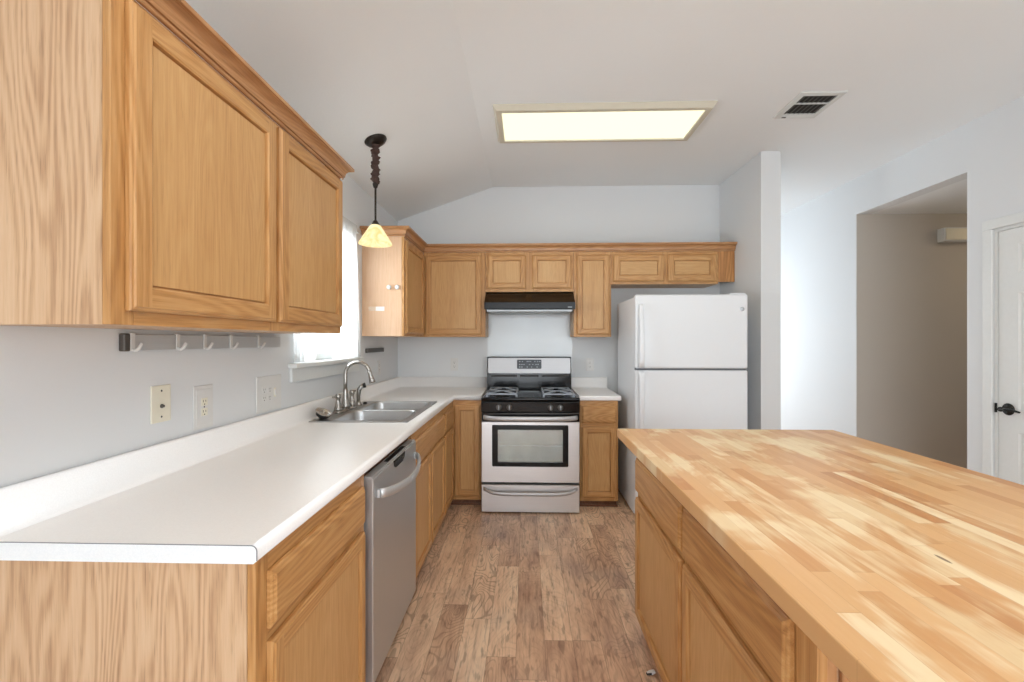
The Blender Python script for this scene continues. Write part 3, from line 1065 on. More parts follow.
for yy in (1.742, 2.323):
    mb.box(DX + 0.0003, DX + 0.014, yy - 0.010, yy + 0.010, 0.755, 0.789, 0, 0.003)
mb.build('handle', M['steelY'], dr)
mb = MB().box(-0.70, -0.643, 1.70, 2.368, 0.001, 0.019)
mb.box(-0.67, -0.643, 1.70, 2.368, 0.019, 0.05)
mb.build('toe_panel', M['blacksoft'], dw)

# ------------------------------------------------------------------ stove
SVX0, SVX1, SVF = -0.354, 0.422, 3.585
sv = thing('stove', 'stainless and black gas stove with four burners under the range hood', 'stove', ((SVX0 + SVX1) / 2, 3.95, 0))
SF = Face('ny', SVF)
mb = MB().box(SVX0 + 0.004, SVX1 - 0.004, SVF + 0.046, 4.345, 0.03, 0.890)
for x in (SVX0 + 0.05, SVX1 - 0.05):
    for y in (SVF + 0.10, 4.28):
        mb.lathe([(0.018, 0.001), (0.018, 0.006), (0.010, 0.008), (0.010, 0.031)], (x, y, 0), n=12)
mb.build('stove_body', M['blacksoft'], sv)
# cooktop with a shallow well
mb = MB()
lp = []
cx, cy, hx, hy = (SVX0 + SVX1) / 2, (SVF - 0.012 + 4.20) / 2, (SVX1 - SVX0) / 2, (4.20 - SVF + 0.012) / 2
for ins, z, r in ((0.0, 0.888, 0.012), (0.0, 0.908, 0.012), (0.005, 0.915, 0.012), (0.020, 0.9155, 0.014), (0.030, 0.905, 0.02), (0.034, 0.903, 0.02)):
    lp.append([(x, y, z) for x, y in rrect(cx, cy, hx - ins, hy - ins, r, 4)])
mb.loops(lp, 0, True, True, True, True)
ct = mb.build('cooktop', M['black'], sv)
mb = MB().box(-0.075, 0.135, 3.66, 4.13, 0.9035, 0.908, 0, 0.003)
mb.build('centre_plate', M['black'], ct)
mb = MB().box(-0.060, 0.120, 4.055, 4.065, 0.9085, 0.915, 0, 0.002)
mb.build('centre_trim', M['iron'], ct)
# burners and grates
for gx in (-0.195, 0.262):
    g = MB()
    z0, z1 = 0.928, 0.940
    x0, x1, y0, y1 = gx - 0.118, gx + 0.118, 3.645, 4.150
    b = 0.006
    for yy in (y0, (y0 + y1) / 2, y1):
        g.box(x0, x1, yy - b, yy + b, z0, z1, 0, 0.003)
    for xx in (x0, x1):
        g.box(xx - b, xx + b, y0, y1, z0, z1, 0, 0.003)
    for xx in (x0, x1):
        for yy in (y0, (y0 + y1) / 2, y1):
            g.box(xx - 0.008, xx + 0.008, yy - 0.008, yy + 0.008, 0.9036, z0 + 0.001, 0, 0.002)
    for by in (3.775, 4.02):
        for k in range(4):
            a = PI / 4 + k * PI / 2
            dx, dy = math.cos(a), math.sin(a)
            ex, ey = gx + dx * 0.158, by + dy * 0.158
            ex = min(max(ex, x0), x1)
            ey = min(max(ey, by - 0.125), by + 0.125)
            g.tube([(gx + dx * 0.03, by + dy * 0.03, 0.944), (gx + dx * 0.06, by + dy * 0.06, 0.944), (ex, ey, 0.936)], [0.006, 0.0065, 0.007], 8)
    g.build('burner_grate', M['iron'], ct)
    for by, rr in ((3.775, 0.046), (4.02, 0.036)):
        mb = MB().lathe([(rr + 0.012, 0.0), (rr + 0.010, 0.006), (rr, 0.008), (rr, 0.016), (rr - 0.006, 0.020), (0.0, 0.021)], (gx, by, 0.9036))
        mb.build('burner', M['blacksoft'], ct)
# backguard
mb = MB()
mb.prism([(4.205, 0.892), (4.345, 0.892), (4.345, 1.213), (4.240, 1.213), (4.222, 1.205), (4.205, 1.055)], 'X', SVX0 - 0.005, SVX1 - 0.005)
bgd = mb.build('backguard', M['black'], sv)


def guard_y(z):      # front plane of the leaning backguard
    return 4.205 + (z - 1.055) / (1.205 - 1.055) * 0.017


mb = MB()
z0, z1 = 1.062, 1.203
pts = rrect((SVX0 + SVX1) / 2 - 0.005, (z0 + z1) / 2, 0.379, (z1 - z0) / 2, 0.010, 4)
mb.loops([[(x, guard_y(z) - 0.0005, z) for x, z in pts], [(x, guard_y(z) - 0.004, z) for x, z in pts]], 0, False, True, True, True)
cp = mb.build('control_panel', M['steelP'], bgd)
mb = MB()
z0, z1 = 1.103, 1.188
pts = rrect(0.030, (z0 + z1) / 2, 0.113, (z1 - z0) / 2, 0.008, 4)
mb.loops([[(x, guard_y(z) - 0.0042, z) for x, z in pts], [(x, guard_y(z) - 0.0065, z) for x, z in pts]], 0, False, True, True, True)
dp = mb.build('clock_display', M['display'], cp)
for zz, row in ((1.170, [-0.08, -0.055, -0.01, 0.005, 0.020, 0.060, 0.085, 0.105]), (1.143, [-0.08, -0.06, -0.04, 0.01, 0.04, 0.07, 0.09]), (1.120, [-0.08, -0.06, -0.01, 0.03, 0.08])):
    for xx in row:
        yy = guard_y(zz) - 0.0068
        mb = MB().box(0.022 + xx - 0.006, 0.022 + xx + 0.006, yy - 0.0004, yy + 0.0002, zz - 0.004, zz + 0.004)
        mb.build('button', M['mark'], cp)

mb = MB()
for x0, x1 in ((SVX0 + 0.03, -0.085), (-0.055, 0.115), (0.145, SVX1 - 0.03)):
    mb.box(x0, x1, 4.2035, 4.2048, 1.030, 1.047)
mb.build('vent_slot', M['slot'], bgd)
# knob panel
mb = MB()
mb.prism([(SVF + 0.045, 0.795), (SVF + 0.006, 0.795), (SVF - 0.006, 0.803), (SVF - 0.011, 0.875), (SVF - 0.004, 0.8875), (SVF + 0.045, 0.8875)], 'X', SVX0 + 0.001, SVX1 - 0.001)
kp = mb.build('knob_panel', M['black'], sv)
for kx in (-0.213, -0.130, 0.192, 0.270):
    mb = MB().lathe([(0.024, 0.0), (0.024, 0.006), (0.020, 0.010), (0.019, 0.026), (0.016, 0.030), (0.0, 0.031)], (kx, SVF - 0.0085, 0.838), (0, -1, 0.07), 20)
    kn = mb.build('knob', M['strip'], kp)
    mb = MB().box(kx - 0.0035, kx + 0.0035, SVF - 0.0445, SVF - 0.035, 0.822, 0.858, 0, 0.0015)
    mb.build('knob_grip', M['iron'], kn)
# oven door
mb = MB()
a0, a1, z0, z1 = SVX0 + 0.002, SVX1 - 0.002, 0.243, 0.724
wx0, wx1, wz0, wz1 = -0.222, 0.290, 0.405, 0.660     # glass
bx0, bx1, bz0, bz1 = -0.268, 0.333, 0.370, 0.698     # black border
for a, b in (((0, -0.044), (0, -0.006)), ((0, -0.006), (0.004, 0.0))):
    ring(mb, SF, a0, a1, z0, z1, a, b)


def framed(mb, o, i, n, mat=0):
    O = [SF.P(o[0], n, o[2]), SF.P(o[1], n, o[2]), SF.P(o[1], n, o[3]), SF.P(o[0], n, o[3])]
    I = [SF.P(i[0], n, i[2]), SF.P(i[1], n, i[2]), SF.P(i[1], n, i[3]), SF.P(i[0], n, i[3])]
    for k in range(4):
        j = (k + 1) % 4
        mb.face([O[k], O[j], I[j], I[k]], mat)


framed(mb, (a0 + 0.004, a1 - 0.004, z0 + 0.004, z1 - 0.004), (bx0, bx1, bz0, bz1), 0.0)
ring(mb, SF, bx0, bx1, bz0, bz1, (0, 0), (0, -0.044))
bmesh.ops.remove_doubles(mb.b, verts=mb.b.verts[:], dist=0.00005)
od = mb.build('oven_door', M['steelX'], sv)
mb = MB()
pts_o = rrect((bx0 + bx1) / 2, (bz0 + bz1) / 2, (bx1 - bx0) / 2, (bz1 - bz0) / 2, 0.012, 4)
pts_i = rrect((wx0 + wx1) / 2, (wz0 + wz1) / 2, (wx1 - wx0) / 2, (wz1 - wz0) / 2, 0.006, 4)
mb.loops([[SF.P(x, -0.03, z) for x, z in pts_o], [SF.P(x, 0.0016, z) for x, z in pts_o], [SF.P(x, 0.0020, z) for x, z in pts_i], [SF.P(x, -0.04, z) for x, z in pts_i]], 0, False)
mb.build('window_border', M['hoodblack'], od)
mb = MB().box(wx0 - 0.001, wx1 + 0.001, SVF + 0.002, SVF + 0.005, wz0 - 0.001, wz1 + 0.001)
mb.build('oven_glass', M['ovenglass'], od)
mb = MB().box(wx0 - 0.002, wx1 + 0.002, SVF + 0.041, SVF + 0.044, wz0 - 0.002, wz1 + 0.002)
mb.build('oven_interior', plain('oven_enamel', (176, 184, 178), 0.5), od)
mb = MB()
mb.tube([(wx0 + 0.001, SVF + 0.010, 0.533), (wx1 - 0.001, SVF + 0.010, 0.533)], 0.004, 8)
mb.build('oven_rack', M['plate'], od)
mb = MB().box(SVX0 + 0.002, SVX1 - 0.002, SVF + 0.002, SVF + 0.044, 0.7255, 0.793, 0, 0.003)
dtop = mb.build('door_top_strip', M['black'], od)


def bow_handle(F, u0, u1, z, out, sag, rad, parent, mat, vert=1.0):
    mb = MB()
    k = 28
    P = []
    for i in range(k + 1):
        t = i / k
        e = 1 - abs(2 * t - 1) ** 6
        P.append(Vector(F.P(u0 + (u1 - u0) * t, 0.004 + out * e, z - sag * e)))
    lp = []
    for i, p in enumerate(P):
        q = (P[min(i + 1, k)] - P[max(i - 1, 0)]).normalized()
        upv = Vector((0, 0, 1))
        side = q.cross(upv).normalized()
        lp.append([p + side * rad * math.cos(a) + upv * rad * vert * math.sin(a) for a in [2 * PI * j / 14 for j in range(14)]])
    mb.loops(lp, 0, True, True, True, True)
    return mb.build('handle', M[mat], parent)


bow_handle(SF, SVX0 + 0.022, SVX1 - 0.022, 0.758, 0.045, 0.004, 0.010, od, 'steelP', 1.9)
# storage drawer
mb = MB()
for a, b in (((0, -0.044), (0, -0.006)), ((0, -0.006), (0.004, 0.0))):
    ring(mb, SF, a0, a1, 0.010, 0.226, a, b)
mb.face([SF.P(a0 + 0.004, 0, 0.014), SF.P(a1 - 0.004, 0, 0.014), SF.P(a1 - 0.004, 0, 0.222), SF.P(a0 + 0.004, 0, 0.222)])
bmesh.ops.remove_doubles(mb.b, verts=mb.b.verts[:], dist=0.00005)
sd = mb.build('storage_drawer', M['steelX'], sv)
bow_handle(SF, SVX0 + 0.022, SVX1 - 0.022, 0.196, 0.040, 0.030, 0.009, sd, 'steelP', 1.6)

# white sheet on the wall between stove and hood
mb = MB().box(-0.372, 0.440, YW - 0.006, YW - 0.0008, 1.016, 1.80, 0, 0.001)
tag(mb.build('splash_panel', M['splash'], None, (0.03, YW - 0.003, 1.016)), 'glossy white splash sheet on the wall between the stove and the range hood', 'splash panel')

# ------------------------------------------------------------------ range hood
hd = thing('range_hood', 'black under-cabinet range hood above the stove', 'range hood', (0.03, 4.1, 1.63))
HX0, HX1 = -0.356, 0.418
mb = MB()
mb.prism([(4.365, 1.632), (3.885, 1.632), (3.880, 1.636), (3.880, 1.690), (3.886, 1.694), (4.062, 1.794), (4.365, 1.794)], 'X', HX0, HX1)
hb = mb.build('hood_shell', M['hoodblack'], hd)
mb = MB().box(HX0 + 0.02, HX1 - 0.02, 3.91, 4.34, 1.612, 1.6315, 0, 0.003)
mb.build('filter_panel', plain('hood_filter_grey', (172, 176, 178), 0.4, metal=0.5), hd)
mb = MB()
for x in (-0.03, 0.0, 0.03):
    mb.box(x - 0.010, x + 0.010, 3.876, 3.8797, 1.638, 1.646, 0, 0.001)
mb.build('switch', M['blacksoft'], hd)
mb = MB().box(0.355, 0.392, 3.8785, 3.8798, 1.645, 1.652)
mb.build('maker_plate', M['mark'], hd)

# ------------------------------------------------------------------ wall cabinets
UB, UT = 1.397, 2.150
FU = Face('ny', 4.050)
FUL = Face('px', -0.920)
UD = YW - 0.002 - 4.050


def upper(name, label, u0, u1, z0, doors, stiles, loc_u):
    c = thing(name, label, 'cabinet', (loc_u, 4.2, z0))
    carcass(FU, u0, u1, z0, UT, UD, c)
    face_frame(FU, u0, u1, z0, UT, c, stiles, [(z0, z0 + 0.035), (UT - 0.055, UT)])
    for a, b in doors:
        door(FU, a, b, z0 + (0.028 if z0 > 1.5 else 0.020), UT - 0.028, c)
    return c


upper('wall_cabinet', 'oak wall cabinet with one wide door in the corner left of the range hood', -0.918, -0.361, UB, [(-0.897, -0.396)], [(-0.918, -0.85), (-0.43, -0.361)], -0.64)
upper('wall_cabinet', 'short oak wall cabinet with two small doors directly above the range hood', -0.359, 0.421, 1.797, [(-0.343, -0.002), (0.054, 0.402)], [(-0.359, -0.31), (-0.02, 0.072), (0.37, 0.421)], 0.03)
upper('wall_cabinet', 'tall narrow oak wall cabinet with one door right of the range hood', 0.423, 0.752, UB, [(0.447, 0.736)], [(0.423, 0.47), (0.71, 0.752)], 0.59)
c = thing('wall_cabinet', 'short oak wall cabinet with two wide doors above the refrigerator', 'cabinet', (1.3, 4.2, 1.86))
carcass(FU, 0.754, 1.686, 1.862, UT, UD, c)
face_frame(FU, 0.754, 1.686, 1.862, UT, c, [(0.754, 0.79), (1.20, 1.26), (1.65, 1.686)], [(1.862, 1.897), (UT - 0.05, UT)])
door(FU, 0.770, 1.215, 1.885, UT - 0.028, c, s=0.062, panel='panelX')
door(FU, 1.245, 1.668, 1.885, UT - 0.028, c, s=0.062, panel='panelX')
mb = MB().box(1.688, 1.830, 4.052, 4.071, 1.880, UT, 0, 0.001)
mb.build('filler_board', oak('oak_filler', 'Z', (214, 164, 108), (190, 136, 82), (150, 100, 58), figure=1.5), c)

c = thing('wall_cabinet', 'oak wall cabinet in the left corner beyond the window, with hooks on its side', 'cabinet', (-1.08, 3.9, UB))
mb = MB().box(XL + 0.002, -0.9395, 3.410, YW - 0.002, UB, UT)
mb.build('carcass', M['sidesmooth'], c)
face_frame(FUL, 3.410, 4.048, UB, UT, c, [(3.410, 3.45), (3.985, 4.048)], [(UB, UB + 0.035), (UT - 0.055, UT)])
door(FUL, 3.428, 4.005, UB + 0.020, UT - 0.028, c)

c = thing('wall_cabinet', 'large oak wall cabinet with two doors above the near end of the sink counter', 'cabinet', (-1.08, 1.6, UB))
mb = MB().box(XL + 0.002, -0.9395, 0.980, 2.232, UB, UT + 0.012)
mb.build('carcass', M['sideZ'], c)
face_frame(FUL, 0.980, 2.232, UB, UT + 0.012, c, [(0.980, 1.04), (1.60, 1.675), (2.20, 2.232)], [(UB, UB + 0.045), (UT - 0.055, UT + 0.012)])
door(FUL, 1.016, 1.626, UB + 0.033, UT - 0.002, c, s=0.066)
door(FUL, 1.650, 2.220, UB + 0.033, UT - 0.002, c, s=0.066)
mb = MB().box(-0.928, -0.9215, 1.31, 1.318, 1.404, 1.412)
# small pin seen under the first door
mb.build('door_bumper', M['blacksoft'], c)


# crown mouldings, swept with mitred corners; (outward, up)
CROWN = [(0.0, 0.0), (0.008, 0.0), (0.0105, 0.003), (0.0105, 0.010), (0.007, 0.0125), (0.015, 0.0130), (0.0165, 0.020), (0.018, 0.029), (0.022, 0.038), (0.029, 0.045), (0.038, 0.0495), (0.043, 0.0505), (0.043, 0.053), (0.050, 0.0535), (0.050, 0.066), (0.047, 0.069), (0.0, 0.069)]


def crown(path, z, mat, outs):
    """path: plan points on the cabinet faces; outs: outward (mitre) vectors at each point"""
    mb = MB()
    L = [[mb.b.verts.new((px + ox * d, py + oy * d, z + h)) for d, h in CROWN] for (px, py), (ox, oy) in zip(path, outs)]
    k = len(CROWN)
    for s0, (a, b) in enumerate(zip(L[:-1], L[1:])):
        dx = abs(path[s0 + 1][0] - path[s0][0])
        for i in range(k):
            j = (i + 1) % k
            f = mb.b.faces.new((a[i], a[j], b[j], b[i]))
            f.material_index = 1 if dx > 0.01 else 0
    mb.b.faces.new(L[0])
    mb.b.faces.new(L[-1])
    return mb


ZC = UT + 0.0005
mb = crown([(XL + 0.003, 3.4095), (-0.9195, 3.4095), (-0.9195, 4.0495), (1.830, 4.0495)], ZC,
           None, [(0, -1), (1, -1), (1, -1), (0, -1)])
tag(mb.build('crown_moulding', [M['crownY'], M['crownX']], None, (0.4, 4.04, ZC)), 'oak crown moulding along the top of the cabinets on the stove wall', 'crown moulding')
mb = crown([(XL + 0.003, 0.9795), (-0.9195, 0.9795), (-0.9195, 2.2325), (XL + 0.003, 2.2325)], UT - 0.004 + 0.0165, None, [(0, -1), (1, -1), (1, 1), (0, 1)])
tag(mb.build('crown_moulding', [M['crownY'], M['crownX']], None, (-1.0, 1.6, UT)), 'oak crown moulding on top of the large near left wall cabinet', 'crown moulding')

# round hooks and adhesive strips on the side of the corner wall cabinet
for hx, lab in ((-1.030, 'small round white hook on the oak cabinet side, the one nearer the window'), (-0.968, 'small round white hook on the oak cabinet side, the one nearer the cabinet front')):
    h = thing('stick_on_hook', lab, 'hook', (hx, 3.4095, 1.765), 'round white hooks on the cabinet side')
    mb = MB().lathe([(0.011, 0.0005), (0.011, 0.003), (0.006, 0.005), (0.006, 0.012)], (hx, 3.4095, 1.765), (0, -1, 0), 18)
    mb.build('hook_base', M['plate'], h)
    mb = MB().lathe([(0.009, 0.011), (0.016, 0.014), (0.018, 0.019), (0.014, 0.025), (0.0, 0.027)], (hx, 3.4095, 1.765), (0, -1, 0), 18)
    mb.build('hook_knob', M['plate'], h)
for x0, x1, lab in ((-1.190, -1.140, 'clear adhesive strip on the oak cabinet side nearest the curtain'), (-1.136, -1.070, 'whitish adhesive strip on the oak cabinet side below the round hooks')):
    mb = MB().box(x0, x1, 3.4075, 3.4094, 1.588, 1.620, 0, 0.0006)
    tag(mb.build('adhesive_strip', M['plate'] if x0 > -1.15 else plain('cloudy_tape', (212, 190, 166), 0.2), None, (x0, 3.409, 1.60)), lab, 'adhesive strip', 'adhesive strips on the cabinet side')

# ------------------------------------------------------------------ refrigerator
rf = thing('refrigerator', 'white top-freezer refrigerator between the narrow cabinet and the wing wall', 'refrigerator', (1.25, 3.85, 0))
RX0_, RX1_, RF = 0.828, 1.670, 3.475
mb = MB().box(RX0_ + 0.004, RX1_ - 0.004, RF + 0.075, 4.165, 0.02, 1.700, 0, 0.012, 3)
for x in (RX0_ + 0.06, RX1_ - 0.06):
    for y in (RF + 0.15, 4.1):
        mb.lathe([(0.02, 0.001), (0.02, 0.021)], (x, y, 0), n=12)
mb.build('fridge_body', M['white'], rf)


def fridge_door(name, z0, z1):
    mb = MB()
    mb.box(RX0_, RX1_, RF, RF + 0.066, z0, z1, 0, 0.014, 4)
    return mb.build(name, M['white'], rf)


fz = fridge_door('freezer_door', 1.152, 1.712)
fd = fridge_door('fridge_door', 0.075, 1.138)
mb = MB().box(RX0_ + 0.012, RX1_ - 0.012, RF + 0.012, RF + 0.0745, 1.1375, 1.1525)
mb.box(RX0_ + 0.012, RX1_ - 0.012, RF + 0.0665, RF + 0.0745, 0.09, 1.695)
mb.build('door_gasket', M['gasket'], rf)


def fridge_handle(parent, za, zb):
    """white moulded grip along the left edge, tight to the door at zb and standing off at za"""
    mb = MB()
    lp = []
    N = 18
    for i in range(N + 1):
        t = i / N
        z = za + (zb - za) * t
        off = 0.034 * min(1.0, (1 - t) * 1.9) ** 0.8 * min(1.0, 0.35 + t * 8)
        w2 = 0.021 - 0.005 * t
        xc = RX0_ + 0.040
        y1 = RF - off - 0.003
        lp.append([(x, y, z) for x, y in rrect(xc, y1 - 0.009, w2, 0.011, 0.008, 3)])
    mb.loops(lp, 0, True, True, True, True)
    zl, zh = min(za, za + (zb - za) * 0.10), max(za, za + (zb - za) * 0.10)
    mb.box(RX0_ + 0.026, RX0_ + 0.054, RF - 0.030, RF - 0.0005, zl, zh, 0, 0.005)
    zl, zh = min(zb, zb - (zb - za) * 0.08), max(zb, zb - (zb - za) * 0.08)
    mb.box(RX0_ + 0.028, RX0_ + 0.052, RF - 0.014, RF - 0.0005, zl, zh, 0, 0.004)
    return mb.build('handle', M['white'], parent)


fridge_handle(fz, 1.160, 1.640)
fridge_handle(fd, 1.130, 0.640)
mb = MB().box(RX1_ - 0.13, RX1_ - 0.012, RF + 0.012, RF + 0.10, 1.7125, 1.722, 0, 0.003)
mb.build('hinge_cover', M['white'], rf)
mb = MB().box(RX0_ + 0.03, RX1_ - 0.03, RF + 0.05, RF + 0.075, 0.012, 0.072)
mb.build('base_grille', M['blacksoft'], rf)
mb = MB().lathe([(0.016, 0.0003), (0.016, 0.0018), (0.013, 0.0022), (0.0, 0.0022)], (RX1_ - 0.045, RF, 1.600), (0, -1, 0), 24)
mb.build('round_badge', plain('badge_silver', (200, 205, 210), 0.25, metal=0.6), fz)

# ------------------------------------------------------------------ island
il = thing('island_cabinet', 'oak island base with drawers and doors facing the stove aisle', 'island', (0.85, 1.45, 0))
IY0, IY1, IT = 0.830, 2.135, 0.8705
mb = MB().box(0.540, 1.250, IY0 + 0.022, IY1, 0.075, IT)
mb.build('carcass', M['sideZ'], il)
mb = MB().box(0.556, 1.24, IY0 + 0.03, IY1 - 0.002, 0.001, 0.0745)
mb.build('toe_kick', M['oakY'], il)
face_frame(FI, IY0, IY1, 0.075, IT, il, [(IY0, IY0 + 0.085), (1.46, 1.53), (IY1 - 0.03, IY1)], [(0.075, 0.12), (0.625, 0.69), (0.795, IT)])
drawer(FI, 1.508, 2.120, 0.668, 0.822, il)
drawer(FI, 0.896, 1.488, 0.668, 0.822, il)
door(FI, 1.508, 2.120, 0.100, 0.640, il)
door(FI, 0.896, 1.488, 0.100, 0.640, il)
mb = MB()
mb.box(0.5395, 0.556, IY0 + 0.002, IY0 + 0.0215, 0.075, IT)
mb.box(1.232, 1.250, IY0 + 0.002, IY0 + 0.0215, 0.075, IT)
k = 0.572
while k < 1.225:
    mb.box(k, k + 0.026, IY0 + 0.012, IY0 + 0.0215, 0.075, IT, 0, 0.003)
    k += 0.030
mb.build('end_panel', M['crownZ'], il)

mb = MB()
TX0, TX1, TY0, TY1 = 0.4635, 1.542, 0.30, 2.335
mb.box(TX0, TX1, TY0, TY1, 0.8715, 0.914, 0, 0.003, 2)
tag(mb.build('butcher_block_top', M['butcher'], None, (1.0, 1.3, 0.8715)), 'worn butcher block top resting on the oak island', 'worktop')

mb = MB()
pts = [(0.0, 0.0), (0.018, -0.006), (0.034, 0.0), (0.030, 0.011), (0.012, 0.014), (-0.002, 0.010)]
o = (0.492, 1.865)
lpA = [(o[0] + x, o[1] + y, 0.0012 + 0.010 * (x / 0.034)) for x, y in pts]
lpB = [(o[0] + x * 0.9 + 0.001, o[1] + y * 0.9, 0.010 + 0.012 * (x / 0.034)) for x, y in pts]
mb.loops([lpA, lpB], 0, False, True, True, True)
for f_ in mb.b.faces:
    f_.material_index = 0
mb.b.faces.ensure_lookup_table()
mb.b.faces[0].material_index = 1
mb.b.faces[5].material_index = 1
tag(mb.build('plastic_scrap', [M['plate'], M['blacksoft']], None, (o[0], o[1], 0)), 'tiny white scrap lying on the floor against the island base', 'scrap')

# ------------------------------------------------------------------ things on the left wall
def duplex(u, z, F, parent, mat):
    """two receptacle faces, one above the other, each with its dark slots"""
    w = 0.034
    for dz in (-0.0195, 0.0195):
        mb = MB()
        F.box(mb, u - w / 2, u + w / 2, 0.006, 0.0075, z + dz - 0.0145, z + dz + 0.0145, 0, 0.0006)
        rc = mb.build('receptacle', mat, parent)
        mb = MB()
        for du, hh in ((-0.0065, 0.0045), (0.0065, 0.0038)):
            F.box(mb, u + du - 0.0011, u + du + 0.0011, 0.0070, 0.0079, z + dz - hh + 0.003, z + dz + hh + 0.003)
        F.box(mb, u - 0.0025, u + 0.0025, 0.0070, 0.0079, z + dz - 0.0115, z + dz - 0.0070)
        mb.build('slots', M['slot'], rc)


WL = Face('px', XL)
WB = Face('ny', YW)


def screws(u, zs_, F, parent):
    for z in zs_:
        p = F.P(u, 0.0055, z)
        nrm = (1, 0, 0) if F.side == 'px' else (0, -1, 0)
        MB().lathe([(0.0035, 0), (0.0035, 0.0012), (0.0, 0.0016)], p, nrm, 10).build('screw', M['slot'], parent)


# cable plate
u, z = 1.508, 1.147
c = thing('cable_plate', 'ivory blank wall plate with a cable jack, nearest on the left wall', 'wall plate', WL.P(u, 0, z))
mb = MB()
WL.box(mb, u - 0.041, u + 0.041, 0.0006, 0.0062, z - 0.0625, z + 0.0625, 0, 0.002)
mb.build('plate', M['ivory'], c)
mb = MB().lathe([(0.007, 0), (0.007, 0.003), (0.0045, 0.003), (0.0045, 0.009), (0.002, 0.0095)], WL.P(u, 0.006, z - 0.008), (1, 0, 0), 12)
mb.build('cable_jack', M['strip'], c)
screws(u, (z + 0.044, z - 0.044), WL, c)

# framed outlet
u, z = 1.713, 1.107
c = thing('outlet', 'white outlet in an oversized stepped plate, second plate on the left wall', 'outlet', WL.P(u, 0, z))
mb = MB()
WL.box(mb, u - 0.052, u + 0.052, 0.0006, 0.0045, z - 0.083, z + 0.083, 0, 0.002)
WL.box(mb, u - 0.042, u + 0.042, 0.0045, 0.0062, z - 0.068, z + 0.068, 0, 0.001)
pl = mb.build('plate', M['plate'], c)
duplex(u, z, WL, c, M['ivory'])
screws(u, (z,), WL, c)

# three-gang plate
u, z = 2.16, 1.108
c = thing('outlet', 'wide white three-gang plate with outlets beside the window', 'outlet', WL.P(u, 0, z))
mb = MB()
WL.box(mb, u - 0.106, u + 0.106, 0.0006, 0.0062, z - 0.085, z + 0.085, 0, 0.003)
mb.build('plate', M['plate'], c)
for du in (-0.046, 0.0):
    duplex(u + du, z, WL, c, M['plate'])
mb = MB()
WL.box(mb, u + 0.046 - 0.006, u + 0.046 + 0.006, 0.0060, 0.0125, z - 0.014, z + 0.014, 0, 0.002)
mb.build('switch_toggle', M['plate'], c)
mb = MB()
WL.box(mb, u + 0.046 - 0.010, u + 0.046 + 0.010, 0.0062, 0.0068, z - 0.022, z + 0.022)
mb.build('switch_surround', M['ivory'], c)

for F, u, z, lab in ((WL, 3.80, 1.135, 'white outlet on the left wall behind the faucet'),
                     (WB, -0.690, 1.135, 'white outlet on the back wall left of the stove'),
                     (WB, 0.610, 1.135, 'white outlet on the back wall right of the stove')):
    c = thing('outlet', lab, 'outlet', F.P(u, 0, z))
    mb = MB()
    F.box(mb, u - 0.037, u + 0.037, 0.0006, 0.0062, z - 0.06, z + 0.06, 0, 0.002)
    mb.build('plate', M['plate'], c)
    duplex(u, z, F, c, M['plate'])

HOOKS = (1.378, 1.563, 1.698, 1.852, 2.048)
# hook rail
c = thing('hook_rail', 'brushed steel rail with five white hooks under the large wall cabinet', 'hook rail', (XL, 1.83, 1.33))
mb = MB()
WL.box(mb, 1.372, 2.235, 0.012, 0.018, 1.330, 1.381, 0, 0.001)
WL.box(mb, 1.42, 1.46, 0.0005, 0.0119, 1.340, 1.37)
WL.box(mb, 2.15, 2.19, 0.0005, 0.0119, 1.340, 1.37)
mb.build('rail', M['steelY'], c)
mb = MB()
WL.box(mb, 1.350, 1.3715, 0.0005, 0.021, 1.328, 1.383, 0, 0.004)
mb.build('end_cap', M['strip'], c)
for hy in HOOKS:
    mb = MB()
    WL.box(mb, hy - 0.008, hy + 0.008, 0.0182, 0.0225, 1.329, 1.384, 0, 0.0015)
    WL.box(mb, hy - 0.008, hy + 0.008, 0.0100, 0.0225, 1.3815, 1.386, 0, 0.0015)
    p = [WL.P(hy, 0.021, 1.334), WL.P(hy, 0.030, 1.330), WL.P(hy + 0.002, 0.038, 1.336), WL.P(hy + 0.006, 0.046, 1.353)]
    mb.tube(p, [0.0055, 0.0055, 0.0055, 0.005], 8)
    mb.build('hook', M['plate'], c)

mb = MB()
WL.box(mb, 3.48, 3.90, 0.0006, 0.016, 1.268, 1.302, 0, 0.002)
tag(mb.build('wall_bar', M['strip'], None, (XL, 3.69, 1.268)), 'dark metal bar on the left wall between the window and the corner', 'wall bar')

# ------------------------------------------------------------------ curtains
cr = thing('curtain_rod', 'slim white curtain rod across the top of the sink window', 'curtain rod', (XL, 2.83, 2.15))
mb = MB().tube([(XL + 0.028, WY0 - 0.05, 2.155), (XL + 0.028, WY1 + 0.05, 2.155)], 0.006, 10)
mb.build('rod', M['trim'], cr)
for yy in (WY0 - 0.045, WY1 + 0.045):
    mb = MB().box(XL + 0.0006, XL + 0.022, yy - 0.006, yy + 0.006, 2.145, 2.165, 0, 0.002)
    mb.build('bracket', M['trim'], cr)


